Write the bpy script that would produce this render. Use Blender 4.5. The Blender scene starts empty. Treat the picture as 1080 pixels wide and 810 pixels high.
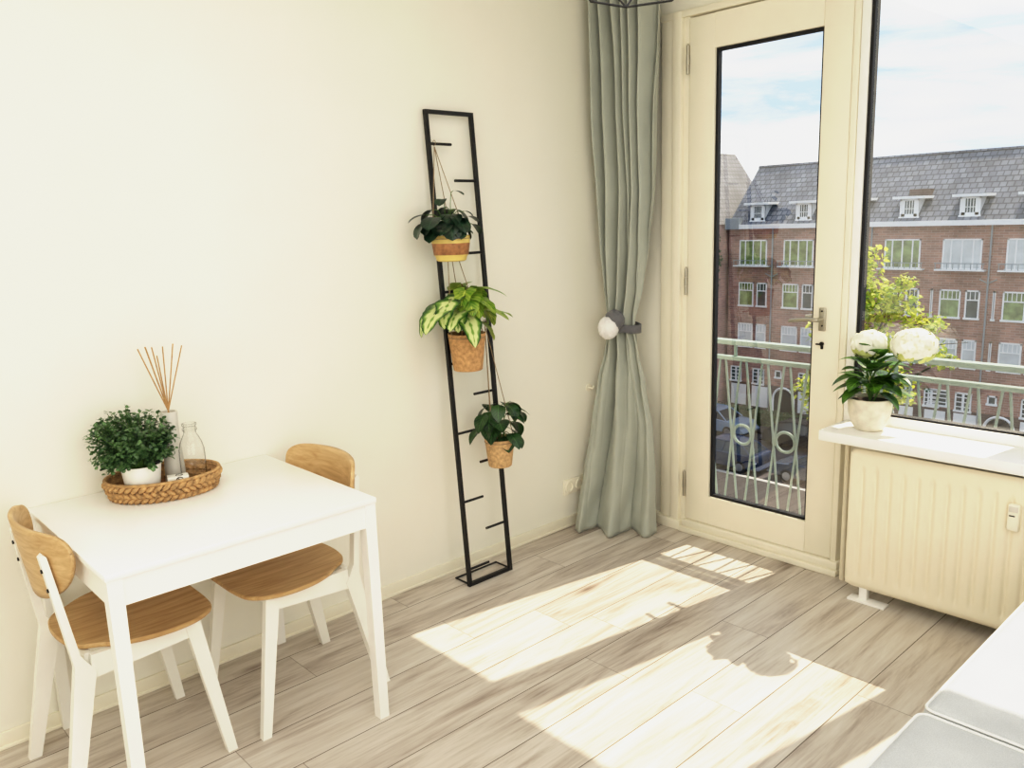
import bpy, bmesh, math, random
from mathutils import Vector, Matrix, Euler, noise
R = math.radians
rnd = random.Random(7)
COL = bpy.context.scene.collection

# ------------------------------------------------------------------ materials
def srgb(r, g, b):
    def f(c):
        c /= 255.0
        return c/12.92 if c <= 0.04045 else ((c+0.055)/1.055)**2.4
    return (f(r), f(g), f(b), 1.0)

def new_mat(name):
    m = bpy.data.materials.new(name); m.use_nodes = True
    nt = m.node_tree; bs = nt.nodes['Principled BSDF']
    return m, nt, bs

def N(nt, typ, **kw):
    n = nt.nodes.new(typ)
    for k, v in kw.items():
        setattr(n, k, v)
    return n

def ramp(nt, stops):
    r = N(nt, 'ShaderNodeValToRGB')
    els = r.color_ramp.elements
    while len(els) < len(stops): els.new(0.5)
    for e, (p, c) in zip(els, stops):
        e.position = p; e.color = c
    return r

def mat(name, rgb, rough=0.5, metal=0.0, var=0.06, scale=8.0, bump=0.0, stretch=(1, 1, 1), sheen=0.0, detail=4, transl=0.0):
    """plain procedural surface: object-space noise varies the colour a little, optional bump"""
    m, nt, bs = new_mat(name); L = nt.links
    tc = N(nt, 'ShaderNodeTexCoord'); mp = N(nt, 'ShaderNodeMapping'); mp.inputs['Scale'].default_value = stretch
    nz = N(nt, 'ShaderNodeTexNoise'); nz.inputs['Scale'].default_value = scale; nz.inputs['Detail'].default_value = detail
    L.new(tc.outputs['Object'], mp.inputs[0]); L.new(mp.outputs[0], nz.inputs['Vector'])
    c = srgb(*rgb)
    lo = tuple(x*(1-var) for x in c[:3])+(1,); hi = tuple(min(1, x*(1+var)) for x in c[:3])+(1,)
    rp = ramp(nt, [(0.3, lo), (0.7, hi)])
    L.new(nz.outputs['Fac'], rp.inputs[0]); L.new(rp.outputs[0], bs.inputs['Base Color'])
    bs.inputs['Roughness'].default_value = rough; bs.inputs['Metallic'].default_value = metal
    if sheen: bs.inputs['Sheen Weight'].default_value = sheen
    if bump:
        b = N(nt, 'ShaderNodeBump'); b.inputs['Strength'].default_value = bump; b.inputs['Distance'].default_value = 0.004
        L.new(nz.outputs['Fac'], b.inputs['Height']); L.new(b.outputs[0], bs.inputs['Normal'])
    if transl:
        out = nt.nodes['Material Output']; tr = N(nt, 'ShaderNodeBsdfTranslucent'); mx = N(nt, 'ShaderNodeMixShader')
        mx.inputs[0].default_value = transl
        L.new(rp.outputs[0], tr.inputs[0]); L.new(bs.outputs[0], mx.inputs[1]); L.new(tr.outputs[0], mx.inputs[2]); L.new(mx.outputs[0], out.inputs[0])
    return m

def glass_mat(name, base=0.05, power=0.95, tint=(1, 1, 1, 1), rough=0.0, expo=5.0, edge=None):
    """thin pane: clear with a Schlick reflection"""
    m = bpy.data.materials.new(name); m.use_nodes = True; nt = m.node_tree; L = nt.links
    nt.nodes.remove(nt.nodes['Principled BSDF']); out = nt.nodes['Material Output']
    lw = N(nt, 'ShaderNodeLayerWeight'); lw.inputs['Blend'].default_value = 0.5
    p = N(nt, 'ShaderNodeMath', operation='POWER'); p.inputs[1].default_value = expo
    ma = N(nt, 'ShaderNodeMath', operation='MULTIPLY_ADD'); ma.inputs[1].default_value = power; ma.inputs[2].default_value = base
    L.new(lw.outputs['Facing'], p.inputs[0]); L.new(p.outputs[0], ma.inputs[0])
    t = N(nt, 'ShaderNodeBsdfTransparent'); t.inputs[0].default_value = tint
    if edge:
        er = ramp(nt, [(0.55, tint), (0.97, edge)]); L.new(lw.outputs['Facing'], er.inputs[0]); L.new(er.outputs[0], t.inputs[0])
    g = N(nt, 'ShaderNodeBsdfGlossy'); g.inputs['Roughness'].default_value = rough
    mx = N(nt, 'ShaderNodeMixShader')
    L.new(ma.outputs[0], mx.inputs[0]); L.new(t.outputs[0], mx.inputs[1]); L.new(g.outputs[0], mx.inputs[2]); L.new(mx.outputs[0], out.inputs[0])
    return m

def floor_mat():
    m, nt, bs = new_mat('oak_plank_floor'); L = nt.links
    tc = N(nt, 'ShaderNodeTexCoord'); sp = N(nt, 'ShaderNodeSeparateXYZ'); L.new(tc.outputs['Object'], sp.inputs[0])
    def M(op, a, b=None, c=None):
        n = N(nt, 'ShaderNodeMath', operation=op)
        for i, v in enumerate((a, b, c)):
            if v is None: continue
            if isinstance(v, (int, float)): n.inputs[i].default_value = v
            else: L.new(v, n.inputs[i])
        return n.outputs[0]
    px = M('DIVIDE', M('SUBTRACT', sp.outputs[0], 0.145), 0.199)
    row = M('FLOOR', px); fx = M('FRACT', px)
    wn = N(nt, 'ShaderNodeTexWhiteNoise', noise_dimensions='1D'); L.new(row, wn.inputs['W'])
    py = M('DIVIDE', M('ADD', sp.outputs[1], M('MULTIPLY', wn.outputs['Value'], 1.3)), 1.28)
    brd = M('FLOOR', py); fy = M('FRACT', py)
    cid = N(nt, 'ShaderNodeCombineXYZ'); L.new(row, cid.inputs[0]); L.new(brd, cid.inputs[1])
    w2 = N(nt, 'ShaderNodeTexWhiteNoise', noise_dimensions='3D'); L.new(cid.outputs[0], w2.inputs['Vector'])
    # grain coordinates, shifted per board
    sh = N(nt, 'ShaderNodeVectorMath', operation='MULTIPLY_ADD'); sh.inputs[1].default_value = (7, 13, 5)
    L.new(w2.outputs['Color'], sh.inputs[0]); L.new(tc.outputs['Object'], sh.inputs[2])
    mp = N(nt, 'ShaderNodeMapping'); mp.inputs['Scale'].default_value = (11, 1.1, 1); L.new(sh.outputs[0], mp.inputs[0])
    n1 = N(nt, 'ShaderNodeTexNoise'); n1.inputs['Scale'].default_value = 1.0; n1.inputs['Detail'].default_value = 9; n1.inputs['Roughness'].default_value = 0.68; n1.inputs['Distortion'].default_value = 1.2
    L.new(mp.outputs[0], n1.inputs['Vector'])
    mp2 = N(nt, 'ShaderNodeMapping'); mp2.inputs['Scale'].default_value = (120, 5, 1); L.new(sh.outputs[0], mp2.inputs[0])
    n2 = N(nt, 'ShaderNodeTexNoise'); n2.inputs['Scale'].default_value = 1.0; n2.inputs['Detail'].default_value = 4
    L.new(mp2.outputs[0], n2.inputs['Vector'])
    # knots
    mp3 = N(nt, 'ShaderNodeMapping'); mp3.inputs['Scale'].default_value = (5.0, 2.2, 1); L.new(sh.outputs[0], mp3.inputs[0])
    vo = N(nt, 'ShaderNodeTexVoronoi'); vo.inputs['Scale'].default_value = 1.0; L.new(mp3.outputs[0], vo.inputs['Vector'])
    kn = ramp(nt, [(0.02, (1, 1, 1, 1)), (0.22, (0, 0, 0, 1))]); L.new(vo.outputs['Distance'], kn.inputs[0])
    g = M('ADD', M('MULTIPLY', n1.outputs['Fac'], 0.75), M('MULTIPLY', n2.outputs['Fac'], 0.25))
    g = M('SUBTRACT', g, M('MULTIPLY', kn.outputs[0], 0.13))
    g = M('ADD', g, M('MULTIPLY', M('SUBTRACT', w2.outputs['Value'], 0.5), 0.09))
    cr = ramp(nt, [(0.24, srgb(108, 94, 84)), (0.38, srgb(172, 160, 149)), (0.50, srgb(200, 191, 180)), (0.70, srgb(218, 212, 203))])
    L.new(g, cr.inputs[0])
    # seams
    ex = M('MINIMUM', fx, M('SUBTRACT', 1.0, fx)); ey = M('MINIMUM', fy, M('SUBTRACT', 1.0, fy))
    sx = M('LESS_THAN', ex, 0.0085); sy = M('LESS_THAN', ey, 0.0011)
    seam = M('MAXIMUM', sx, M('MULTIPLY', sy, 0.6))
    mix = N(nt, 'ShaderNodeMix', data_type='RGBA'); mix.inputs['B'].default_value = srgb(88, 76, 64)
    L.new(M('MULTIPLY', seam, 0.95), mix.inputs['Factor']); L.new(cr.outputs[0], mix.inputs['A']); L.new(mix.outputs['Result'], bs.inputs['Base Color'])
    bs.inputs['Roughness'].default_value = 0.33; bs.inputs['Specular IOR Level'].default_value = 0.45
    b = N(nt, 'ShaderNodeBump'); b.inputs['Strength'].default_value = 0.15; b.inputs['Distance'].default_value = 0.003
    L.new(M('SUBTRACT', g, seam), b.inputs['Height']); L.new(b.outputs[0], bs.inputs['Normal'])
    return m

def wood_mat(name, lo, hi, axis_scale=(40, 4, 4), rough=0.45):
    m, nt, bs = new_mat(name); L = nt.links
    tc = N(nt, 'ShaderNodeTexCoord'); mp = N(nt, 'ShaderNodeMapping'); mp.inputs['Scale'].default_value = axis_scale
    nz = N(nt, 'ShaderNodeTexNoise'); nz.inputs['Scale'].default_value = 1; nz.inputs['Detail'].default_value = 7; nz.inputs['Roughness'].default_value = 0.6; nz.inputs['Distortion'].default_value = 0.6
    L.new(tc.outputs['Object'], mp.inputs[0]); L.new(mp.outputs[0], nz.inputs['Vector'])
    rp = ramp(nt, [(0.3, srgb(*lo)), (0.68, srgb(*hi))]); L.new(nz.outputs['Fac'], rp.inputs[0]); L.new(rp.outputs[0], bs.inputs['Base Color'])
    bs.inputs['Roughness'].default_value = rough
    return m

def brick_mat(name, c1, c2, mortar, bw, bh, axis='XZ', rough=0.85, msize=0.012, big=0.0):
    m, nt, bs = new_mat(name); L = nt.links
    tc = N(nt, 'ShaderNodeTexCoord'); sp = N(nt, 'ShaderNodeSeparateXYZ'); cb = N(nt, 'ShaderNodeCombineXYZ')
    L.new(tc.outputs['Object'], sp.inputs[0])
    L.new(sp.outputs['XYZ'.index(axis[0])], cb.inputs[0]); L.new(sp.outputs['XYZ'.index(axis[1])], cb.inputs[1])
    br = N(nt, 'ShaderNodeTexBrick'); br.inputs['Scale'].default_value = 1.0
    br.inputs['Color1'].default_value = srgb(*c1); br.inputs['Color2'].default_value = srgb(*c2); br.inputs['Mortar'].default_value = srgb(*mortar)
    br.inputs['Brick Width'].default_value = bw; br.inputs['Row Height'].default_value = bh; br.inputs['Mortar Size'].default_value = msize
    L.new(cb.outputs[0], br.inputs['Vector'])
    nz = N(nt, 'ShaderNodeTexNoise'); nz.inputs['Scale'].default_value = 0.9; nz.inputs['Detail'].default_value = 6; L.new(tc.outputs['Object'], nz.inputs['Vector'])
    rp = ramp(nt, [(0.3, (0.72, 0.72, 0.72, 1)), (0.7, (1.2, 1.2, 1.2, 1))]); L.new(nz.outputs['Fac'], rp.inputs[0])
    mx = N(nt, 'ShaderNodeMix', data_type='RGBA', blend_type='MULTIPLY'); mx.inputs['Factor'].default_value = 1
    L.new(br.outputs['Color'], mx.inputs['A']); L.new(rp.outputs[0], mx.inputs['B']); L.new(mx.outputs['Result'], bs.inputs['Base Color'])
    bs.inputs['Roughness'].default_value = rough
    return m

def leaf_mat(name, dark, light, vein=None, margin=None, transl=0.25, rough=0.35, mode='plain'):
    """leaf with midrib and side veins drawn from its own UV (u across -1..1, v along 0..1)"""
    m, nt, bs = new_mat(name); L = nt.links
    uv = N(nt, 'ShaderNodeUVMap'); sp = N(nt, 'ShaderNodeSeparateXYZ'); L.new(uv.outputs[0], sp.inputs[0])
    def M(op, a, b=None):
        n = N(nt, 'ShaderNodeMath', operation=op)
        for i, v in enumerate((a, b)):
            if v is None: continue
            if isinstance(v, (int, float)): n.inputs[i].default_value = v
            else: L.new(v, n.inputs[i])
        return n.outputs[0]
    au = M('ABSOLUTE', M('SUBTRACT', M('MULTIPLY', sp.outputs[0], 2.0), 1.0))
    tc = N(nt, 'ShaderNodeTexCoord')
    nz = N(nt, 'ShaderNodeTexNoise'); nz.inputs['Scale'].default_value = 26; nz.inputs['Detail'].default_value = 4
    L.new(tc.outputs['Object'], nz.inputs['Vector'])
    if mode == 'begonia':
        # pale green blade, dark heart along the midrib and dark rim
        jag = M('MULTIPLY', M('SINE', M('MULTIPLY', M('SUBTRACT', sp.outputs[1], M('MULTIPLY', au, 0.28)), 30.0)), 0.05)
        d = M('ADD', M('ADD', au, jag), M('MULTIPLY', M('SUBTRACT', nz.outputs['Fac'], 0.5), 0.4))
        rp = ramp(nt, [(0.02, srgb(*margin)), (0.12, srgb(*light)), (0.50, srgb(*light)), (0.66, srgb(*margin)), (0.88, srgb(*dark))])
        L.new(d, rp.inputs[0])
    else:
        side = M('SINE', M('MULTIPLY', M('SUBTRACT', sp.outputs[1], M('MULTIPLY', au, 0.3)), 45.0))
        d = M('ADD', M('MULTIPLY', nz.outputs['Fac'], 0.8), M('MULTIPLY', side, 0.07))
        d = M('ADD', d, M('MULTIPLY', M('LESS_THAN', au, 0.07), 0.3))
        rp = ramp(nt, [(0.25, srgb(*dark)), (0.72, srgb(*light))]); L.new(d, rp.inputs[0])
    L.new(rp.outputs[0], bs.inputs['Base Color']); bs.inputs['Roughness'].default_value = rough
    out = nt.nodes['Material Output']; tr = N(nt, 'ShaderNodeBsdfTranslucent'); mx = N(nt, 'ShaderNodeMixShader'); mx.inputs[0].default_value = transl
    L.new(rp.outputs[0], tr.inputs[0]); L.new(bs.outputs[0], mx.inputs[1]); L.new(tr.outputs[0], mx.inputs[2]); L.new(mx.outputs[0], out.inputs[0])
    return m

def fabric_mat(name, rgb, weave=900, rough=0.9, transl=0.0, var=0.05):
    m, nt, bs = new_mat(name); L = nt.links
    tc = N(nt, 'ShaderNodeTexCoord')
    nz = N(nt, 'ShaderNodeTexNoise'); nz.inputs['Scale'].default_value = weave; nz.inputs['Detail'].default_value = 2
    n2 = N(nt, 'ShaderNodeTexNoise'); n2.inputs['Scale'].default_value = 7; n2.inputs['Detail'].default_value = 5
    L.new(tc.outputs['Object'], nz.inputs['Vector']); L.new(tc.outputs['Object'], n2.inputs['Vector'])
    ad = N(nt, 'ShaderNodeMath', operation='ADD'); L.new(nz.outputs['Fac'], ad.inputs[0]); L.new(n2.outputs['Fac'], ad.inputs[1])
    hf = N(nt, 'ShaderNodeMath', operation='MULTIPLY'); hf.inputs[1].default_value = 0.5; L.new(ad.outputs[0], hf.inputs[0])
    c = srgb(*rgb)
    rp = ramp(nt, [(0.35, tuple(x*(1-3*var) for x in c[:3])+(1,)), (0.65, tuple(min(1, x*(1+2*var)) for x in c[:3])+(1,))])
    L.new(hf.outputs[0], rp.inputs[0]); L.new(rp.outputs[0], bs.inputs['Base Color'])
    bs.inputs['Roughness'].default_value = rough; bs.inputs['Sheen Weight'].default_value = 0.15
    if transl:
        out = nt.nodes['Material Output']; tr = N(nt, 'ShaderNodeBsdfTranslucent'); mx = N(nt, 'ShaderNodeMixShader'); mx.inputs[0].default_value = transl
        L.new(rp.outputs[0], tr.inputs[0]); L.new(bs.outputs[0], mx.inputs[1]); L.new(tr.outputs[0], mx.inputs[2]); L.new(mx.outputs[0], out.inputs[0])
    return m

MT = dict(
    wall=mat('cream_wall_paint', (238, 235, 222), 0.8, var=0.015, scale=3, bump=0.02),
    ceiling=mat('white_ceiling_paint', (245, 243, 235), 0.9, var=0.01),
    trim=mat('cream_gloss_paint', (239, 233, 214), 0.42, var=0.02, scale=6),
    trimw=mat('white_gloss_paint', (245, 244, 240), 0.4, var=0.02, scale=6),
    rad=mat('cream_radiator_enamel', (238, 229, 206), 0.42, var=0.02, scale=5),
    floor=floor_mat(),
    gasket=mat('black_rubber', (14, 14, 18), 0.6),
    glass=glass_mat('window_glass', 0.17, 0.8),
    steel=mat('brushed_nickel', (176, 172, 160), 0.35, 0.85, var=0.05),
    darksteel=mat('dark_metal', (40, 38, 36), 0.4, 0.7),
    white=mat('white_lacquer', (246, 244, 238), 0.38, var=0.01),
    whitep=mat('white_painted_wood', (243, 241, 233), 0.45, var=0.02),
    oak=wood_mat('oak_veneer', (170, 132, 86), (206, 172, 124), (60, 5, 20)),
    oakb=wood_mat('oak_veneer_cross', (178, 142, 96), (212, 180, 134), (5, 40, 60)),
    black=mat('black_powder_coat', (16, 15, 16), 0.5, var=0.1),
    seagrass=mat('seagrass', (178, 142, 98), 0.85, var=0.35, scale=60, bump=0.4),
    seagrass2=mat('seagrass_dark', (128, 90, 54), 0.9, var=0.3, scale=60),
    ceramic=mat('white_ceramic', (244, 241, 233), 0.3, var=0.01),
    greyceramic=mat('pale_grey_ceramic', (212, 208, 198), 0.5, var=0.03),
    reed=mat('rattan_reed', (176, 138, 92), 0.8, var=0.2, scale=80),
    bottle=glass_mat('bottle_glass', 0.05, 0.75, (0.985, 0.99, 0.985, 1), expo=4.0, edge=(0.12, 0.13, 0.12, 1)),
    card=mat('white_card', (238, 234, 222), 0.6),
    ink=mat('dark_ink', (34, 34, 36), 0.6),
    soil=mat('dark_soil', (48, 34, 24), 0.95, var=0.3, scale=90, bump=0.6),
    boxleaf=leaf_mat('small_round_leaf', (26, 56, 32), (126, 164, 104), transl=0.12),
    pepleaf=leaf_mat('glossy_dark_leaf', (12, 32, 22), (44, 78, 52), transl=0.08, rough=0.3),
    begleaf=leaf_mat('variegated_leaf', (44, 84, 34), (216, 226, 158), margin=(120, 160, 66), transl=0.2, mode='begonia'),
    begleaf2=leaf_mat('lime_leaf', (92, 140, 36), (206, 218, 104), transl=0.25),
    pothos=leaf_mat('mid_green_leaf', (18, 42, 22), (70, 108, 56), transl=0.12, rough=0.3),
    hydleaf=leaf_mat('hydrangea_leaf', (20, 54, 16), (112, 164, 56), transl=0.3, rough=0.32),
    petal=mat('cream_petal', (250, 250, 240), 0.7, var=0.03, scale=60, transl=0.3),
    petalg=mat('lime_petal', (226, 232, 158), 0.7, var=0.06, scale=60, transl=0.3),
    stem=mat('green_stem', (78, 110, 48), 0.6, var=0.15, scale=40),
    brownstem=mat('brown_stem', (110, 78, 52), 0.7, var=0.2, scale=40),
    cork=mat('cork', (188, 146, 102), 0.9, var=0.3, scale=70, bump=0.35, detail=8),
    cork2=mat('pale_cork', (198, 164, 122), 0.9, var=0.28, scale=80, bump=0.3, detail=8),
    yellowpot=mat('ochre_glaze', (216, 190, 112), 0.55, var=0.15, scale=25),
    brownpot=mat('brown_glaze', (156, 108, 70), 0.6, var=0.4, scale=45, detail=8),
    stonepot=mat('mottled_stone', (226, 218, 200), 0.75, var=0.16, scale=26, bump=0.15, detail=8),
    cord=mat('jute_cord', (150, 130, 104), 0.9, var=0.2, scale=200),
    curtain=fabric_mat('sage_curtain', (176, 180, 170), 600, transl=0.05, var=0.03),
    tie=fabric_mat('grey_plush', (116, 116, 120), 300, var=0.1),
    pom=fabric_mat('white_plush', (240, 238, 236), 300, var=0.04),
    sofa=fabric_mat('pale_grey_linen', (184, 188, 192), 420, var=0.06),
    sofaw=fabric_mat('pale_piping', (226, 226, 222), 420, var=0.03),
    socket=mat('white_plastic', (240, 234, 216), 0.4, var=0.01),
    bulb=mat('frosted_bulb', (240, 232, 210), 0.3),
    # outside
    brick=brick_mat('brown_brick', (178, 136, 122), (146, 112, 104), (180, 160, 150), 0.42, 0.125),
    bricks=brick_mat('rose_brick', (206, 164, 150), (184, 144, 136), (204, 186, 178), 0.42, 0.125, axis='YZ'),
    brickd=brick_mat('dark_plinth_brick', (96, 78, 74), (78, 64, 62), (110, 98, 94), 0.42, 0.125),
    tile=brick_mat('slate_tile', (132, 137, 146), (104, 109, 120), (74, 78, 90), 0.34, 0.27, axis='XZ', rough=0.6, msize=0.03),
    tiles=brick_mat('slate_tile_side', (112, 114, 120), (94, 97, 104), (70, 72, 80), 0.34, 0.27, axis='YZ', rough=0.6, msize=0.03),
    joinery=mat('white_joinery', (238, 240, 240), 0.5, var=0.02),
    pane=mat('dark_pane', (70, 82, 84), 0.08, var=0.5, scale=1.2),
    paneg=mat('painted_leaf_reflection_pane', (128, 146, 96), 0.1, var=0.6, scale=2.0, detail=8),  # leaf reflections painted in as mottled green base colour
    panew=mat('curtained_pane', (206, 212, 214), 0.15, var=0.12, scale=1.5),
    lead=mat('grey_lead', (150, 158, 164), 0.5, var=0.08),
    railing=mat('pale_green_iron_paint', (142, 160, 154), 0.45, var=0.08, scale=20),
    concrete=mat('concrete', (172, 170, 164), 0.9, var=0.12, scale=12, bump=0.1),
    asphalt=mat('asphalt', (74, 70, 74), 0.95, var=0.15, scale=3),
    paving=mat('grey_paving', (56, 53, 54), 0.95, var=0.12, scale=6),
    hedge=mat('hedge_leaf', (74, 92, 52), 0.8, var=0.4, scale=6, detail=8),
    ivy=mat('ivy_leaf', (60, 92, 58), 0.7, var=0.4, scale=9, detail=8),
    treeleaf=mat('yellow_green_tree_leaf', (206, 212, 92), 0.55, var=0.25, scale=3, transl=0.5),  # yellow-green blades, scattered at random among the greener ones
    treeleaf2=mat('green_tree_leaf', (150, 176, 66), 0.55, var=0.25, scale=3, transl=0.5),
    bark=mat('bark', (84, 74, 56), 0.9, var=0.3, scale=20),
    tyre=mat('tyre', (24, 24, 26), 0.8), alloy=mat('alloy_wheel', (168, 170, 174), 0.3, 0.8),
    carglass=mat('car_glass', (40, 50, 58), 0.06, var=0.3, scale=1.5),
    carnavy=mat('navy_car_paint', (52, 66, 92), 0.2, 0.3, var=0.1), carblack=mat('black_car_paint', (40, 42, 50), 0.2, 0.3, var=0.1),
    carblue=mat('pale_blue_car_paint', (128, 152, 178), 0.25, 0.2, var=0.05), cargrey=mat('slate_car_paint', (76, 88, 104), 0.2, 0.4, var=0.1),
)

# ------------------------------------------------------------------ mesh builder
def catmull(pts, n=6, closed=False):
    P = [Vector(p) for p in pts]; out = []
    m = len(P)
    rng = range(m) if closed else range(m-1)
    for i in rng:
        p0 = P[(i-1) % m] if closed or i > 0 else P[0]*2-P[1]
        p1 = P[i]; p2 = P[(i+1) % m]
        p3 = P[(i+2) % m] if closed or i+2 < m else P[m-1]*2-P[m-2]
        for k in range(n):
            t = k/n
            out.append(0.5*((2*p1)+(p2-p0)*t+(2*p0-5*p1+4*p2-p3)*t*t+(3*p1-p0-3*p2+p3)*t**3))
    if not closed: out.append(P[-1].copy())
    return out

class MB:
    def __init__(s): s.v = []; s.f = []; s.m = []; s.uv = {}
    def add(s, verts, faces, mi=0, uvs=None):
        o = len(s.v); s.v += [tuple(p) for p in verts]
        for k, f in enumerate(faces):
            if uvs: s.uv[len(s.f)] = [uvs[i] for i in f]
            s.f.append([i+o for i in f]); s.m.append(mi)
        return s
    def box(s, c, d, rot=None, bev=0.0, mi=0, seg=2):
        bm = bmesh.new(); M = Matrix.Translation(c)
        if rot is not None: M = M @ (rot.to_matrix().to_4x4() if not isinstance(rot, Matrix) else rot.to_4x4())
        bmesh.ops.create_cube(bm, size=1, matrix=Matrix.Diagonal((*d, 1)))
        if bev: bmesh.ops.bevel(bm, geom=bm.edges[:], offset=min(bev, min(d)*0.49), segments=seg, affect='EDGES', profile=0.5)
        bmesh.ops.transform(bm, matrix=M, verts=bm.verts)
        bm.verts.index_update()
        s.add([v.co.copy() for v in bm.verts], [[v.index for v in f.verts] for f in bm.faces], mi); bm.free(); return s
    def b2(s, x0, x1, y0, y1, z0, z1, bev=0.0, mi=0, seg=2):
        return s.box(((x0+x1)/2, (y0+y1)/2, (z0+z1)/2), (abs(x1-x0), abs(y1-y0), abs(z1-z0)), None, bev, mi, seg)
    def tube(s, pts, r, n=8, mi=0, closed=False, cap=True):
        P = [Vector(p) for p in pts]; k = len(P)
        rr = r if isinstance(r, (list, tuple)) else [r]*k
        V = []; F = []; prev = None
        for i, p in enumerate(P):
            if closed: t = (P[(i+1) % k]-P[i-1])
            else: t = P[min(i+1, k-1)]-P[max(i-1, 0)]
            t.normalize()
            if prev is None:
                a = Vector((0, 0, 1)) if abs(t.z) < 0.9 else Vector((1, 0, 0)); u = t.cross(a).normalized()
            else:
                u = (prev-t*prev.dot(t)).normalized()
            prev = u; w = t.cross(u)
            for j in range(n):
                a = 2*math.pi*j/n; V.append(p+(u*math.cos(a)+w*math.sin(a))*rr[i])
        for i in range(k if closed else k-1):
            for j in range(n):
                a = i*n+j; b = i*n+(j+1) % n; c = ((i+1) % k)*n+(j+1) % n; d = ((i+1) % k)*n+j
                F.append([a, b, c, d])
        if cap and not closed:
            F.append(list(range(n))[::-1]); F.append([(k-1)*n+j for j in range(n)])
        return s.add(V, F, mi)
    def lathe(s, prof, c=(0, 0, 0), n=32, mi=0, mis=None, sx=1.0, sy=1.0, rz=0.0):
        V = []; F = []; c = Vector(c)
        for (r, z) in prof:
            for j in range(n):
                a = 2*math.pi*j/n; x = r*math.cos(a)*sx; y = r*math.sin(a)*sy
                V.append(c+Vector((x*math.cos(rz)-y*math.sin(rz), x*math.sin(rz)+y*math.cos(rz), z)))
        o0 = len(s.f)
        for i in range(len(prof)-1):
            for j in range(n):
                F.append([i*n+j, i*n+(j+1) % n, (i+1)*n+(j+1) % n, (i+1)*n+j])
        s.add(V, F, mi)
        if mis:
            for i in range(len(prof)-1):
                for j in range(n): s.m[o0+i*n+j] = mis[i]
        return s
    def disc(s, c, r, n=24, mi=0, sx=1, sy=1, rz=0):
        c = Vector(c); V = []
        for j in range(n):
            a = 2*math.pi*j/n; x = r*math.cos(a)*sx; y = r*math.sin(a)*sy
            V.append(c+Vector((x*math.cos(rz)-y*math.sin(rz), x*math.sin(rz)+y*math.cos(rz), 0)))
        return s.add(V, [list(range(n))], mi)
    def prism(s, outline, a, b, fn, mi=0):
        """outline (p,q) swept from a to b; fn(p,q,t) -> point"""
        n = len(outline); V = [fn(p, q, a) for p, q in outline]+[fn(p, q, b) for p, q in outline]
        F = [list(range(n))[::-1], [n+i for i in range(n)]]+[[i, (i+1) % n, n+(i+1) % n, n+i] for i in range(n)]
        return s.add(V, F, mi)
    def grid(s, fn, nu, nv, mi=0, closed=False, uv=False):
        V = []; F = []; U = []
        for i in range(nu+(0 if closed else 1)):
            for j in range(nv+1):
                V.append(fn(i/nu, j/nv)); U.append((i/nu, j/nv))
        m = nu if closed else nu+1
        for i in range(nu):
            for j in range(nv):
                a = i*(nv+1)+j; b = ((i+1) % m)*(nv+1)+j
                F.append([a, b, b+1, a+1])
        return s.add(V, F, mi, U if uv else None)
    def ellipsoid(s, c, r, n=12, m=8, mi=0, rot=None):
        c = Vector(c); 
        def f(u, v):
            a = 2*math.pi*u; b = math.pi*(v-0.5)
            p = Vector((r[0]*math.cos(b)*math.cos(a), r[1]*math.cos(b)*math.sin(a), r[2]*math.sin(b)))
            if rot is not None: p = rot @ p
            return c+p
        return s.grid(f, n, m, mi, closed=True)
    def leaf(s, base, d, up, L, W, shape='ovate', curl=0.5, fold=0.15, nv=7, nu=4, mi=0, wav=0.0, ph=0.0):
        """blade from base along d, drooping by curl (radians), folded along midrib"""
        base = Vector(base); d = Vector(d).normalized(); up = Vector(up)
        side = d.cross(up)
        if side.length < 1e-4: side = d.cross(Vector((1, 0, 0)))
        side.normalize(); nrm = side.cross(d).normalized()
        V = []; F = []; U = []
        p = base.copy()
        for i in range(nv+1):
            t = i/nv; a = -curl*t
            dd = d*math.cos(a)+nrm*math.sin(a); nn = nrm*math.cos(a)-d*math.sin(a)
            if i: p = p+dd*(L/nv)
            if shape == 'ovate': w = W*0.5*(math.sin(math.pi*min(1, t**0.72))**0.85)
            elif shape == 'round': w = W*0.5*math.sqrt(max(0, 1-(2*t-1)**2))
            elif shape == 'heart': w = W*0.5*((1-t)**0.62)*(min(1, t*7+0.25))*1.05 if t < 1 else 0
            else: w = W*0.5*math.sin(math.pi*t)
            if wav: w *= 1+wav*math.sin(t*19+ph)
            for j in range(nu+1):
                q = 2*j/nu-1
                z = fold*abs(q)*w + wav*0.06*L*math.sin(t*13+q*4+ph)*abs(q)
                back = -0.22*L*abs(q)**2*(1-t)**3 if shape == 'heart' else 0
                V.append(p+side*(q*w)+nn*z+dd*back); U.append((j/nu, t))
        for i in range(nv):
            for j in range(nu):
                a = i*(nu+1)+j; F.append([a, a+1, a+nu+2, a+nu+1])
        return s.add(V, F, mi, U)
    def build(s, name, mats, parent=None, smooth=True, angle=38):
        me = bpy.data.meshes.new(name)
        me.from_pydata(s.v, [], s.f)
        if not isinstance(mats, (list, tuple)): mats = [mats]
        for m in mats: me.materials.append(m)
        if len(mats) > 1: me.polygons.foreach_set('material_index', s.m)
        if s.uv:
            l = me.uv_layers.new(name='UVMap')
            for fi, uvs in s.uv.items():
                pl = me.polygons[fi]
                for k, li in enumerate(pl.loop_indices): l.data[li].uv = uvs[k]
        if smooth:
            me.polygons.foreach_set('use_smooth', [True]*len(me.polygons))
            me.set_sharp_from_angle(angle=R(angle))
        me.update()
        o = bpy.data.objects.new(name, me); COL.objects.link(o)
        if parent: 
            o.parent = parent
        return o

def fix_normals(o):
    bm = bmesh.new(); bm.from_mesh(o.data); bmesh.ops.recalc_face_normals(bm, faces=bm.faces[:]); bm.to_mesh(o.data); bm.free(); return o

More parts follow.
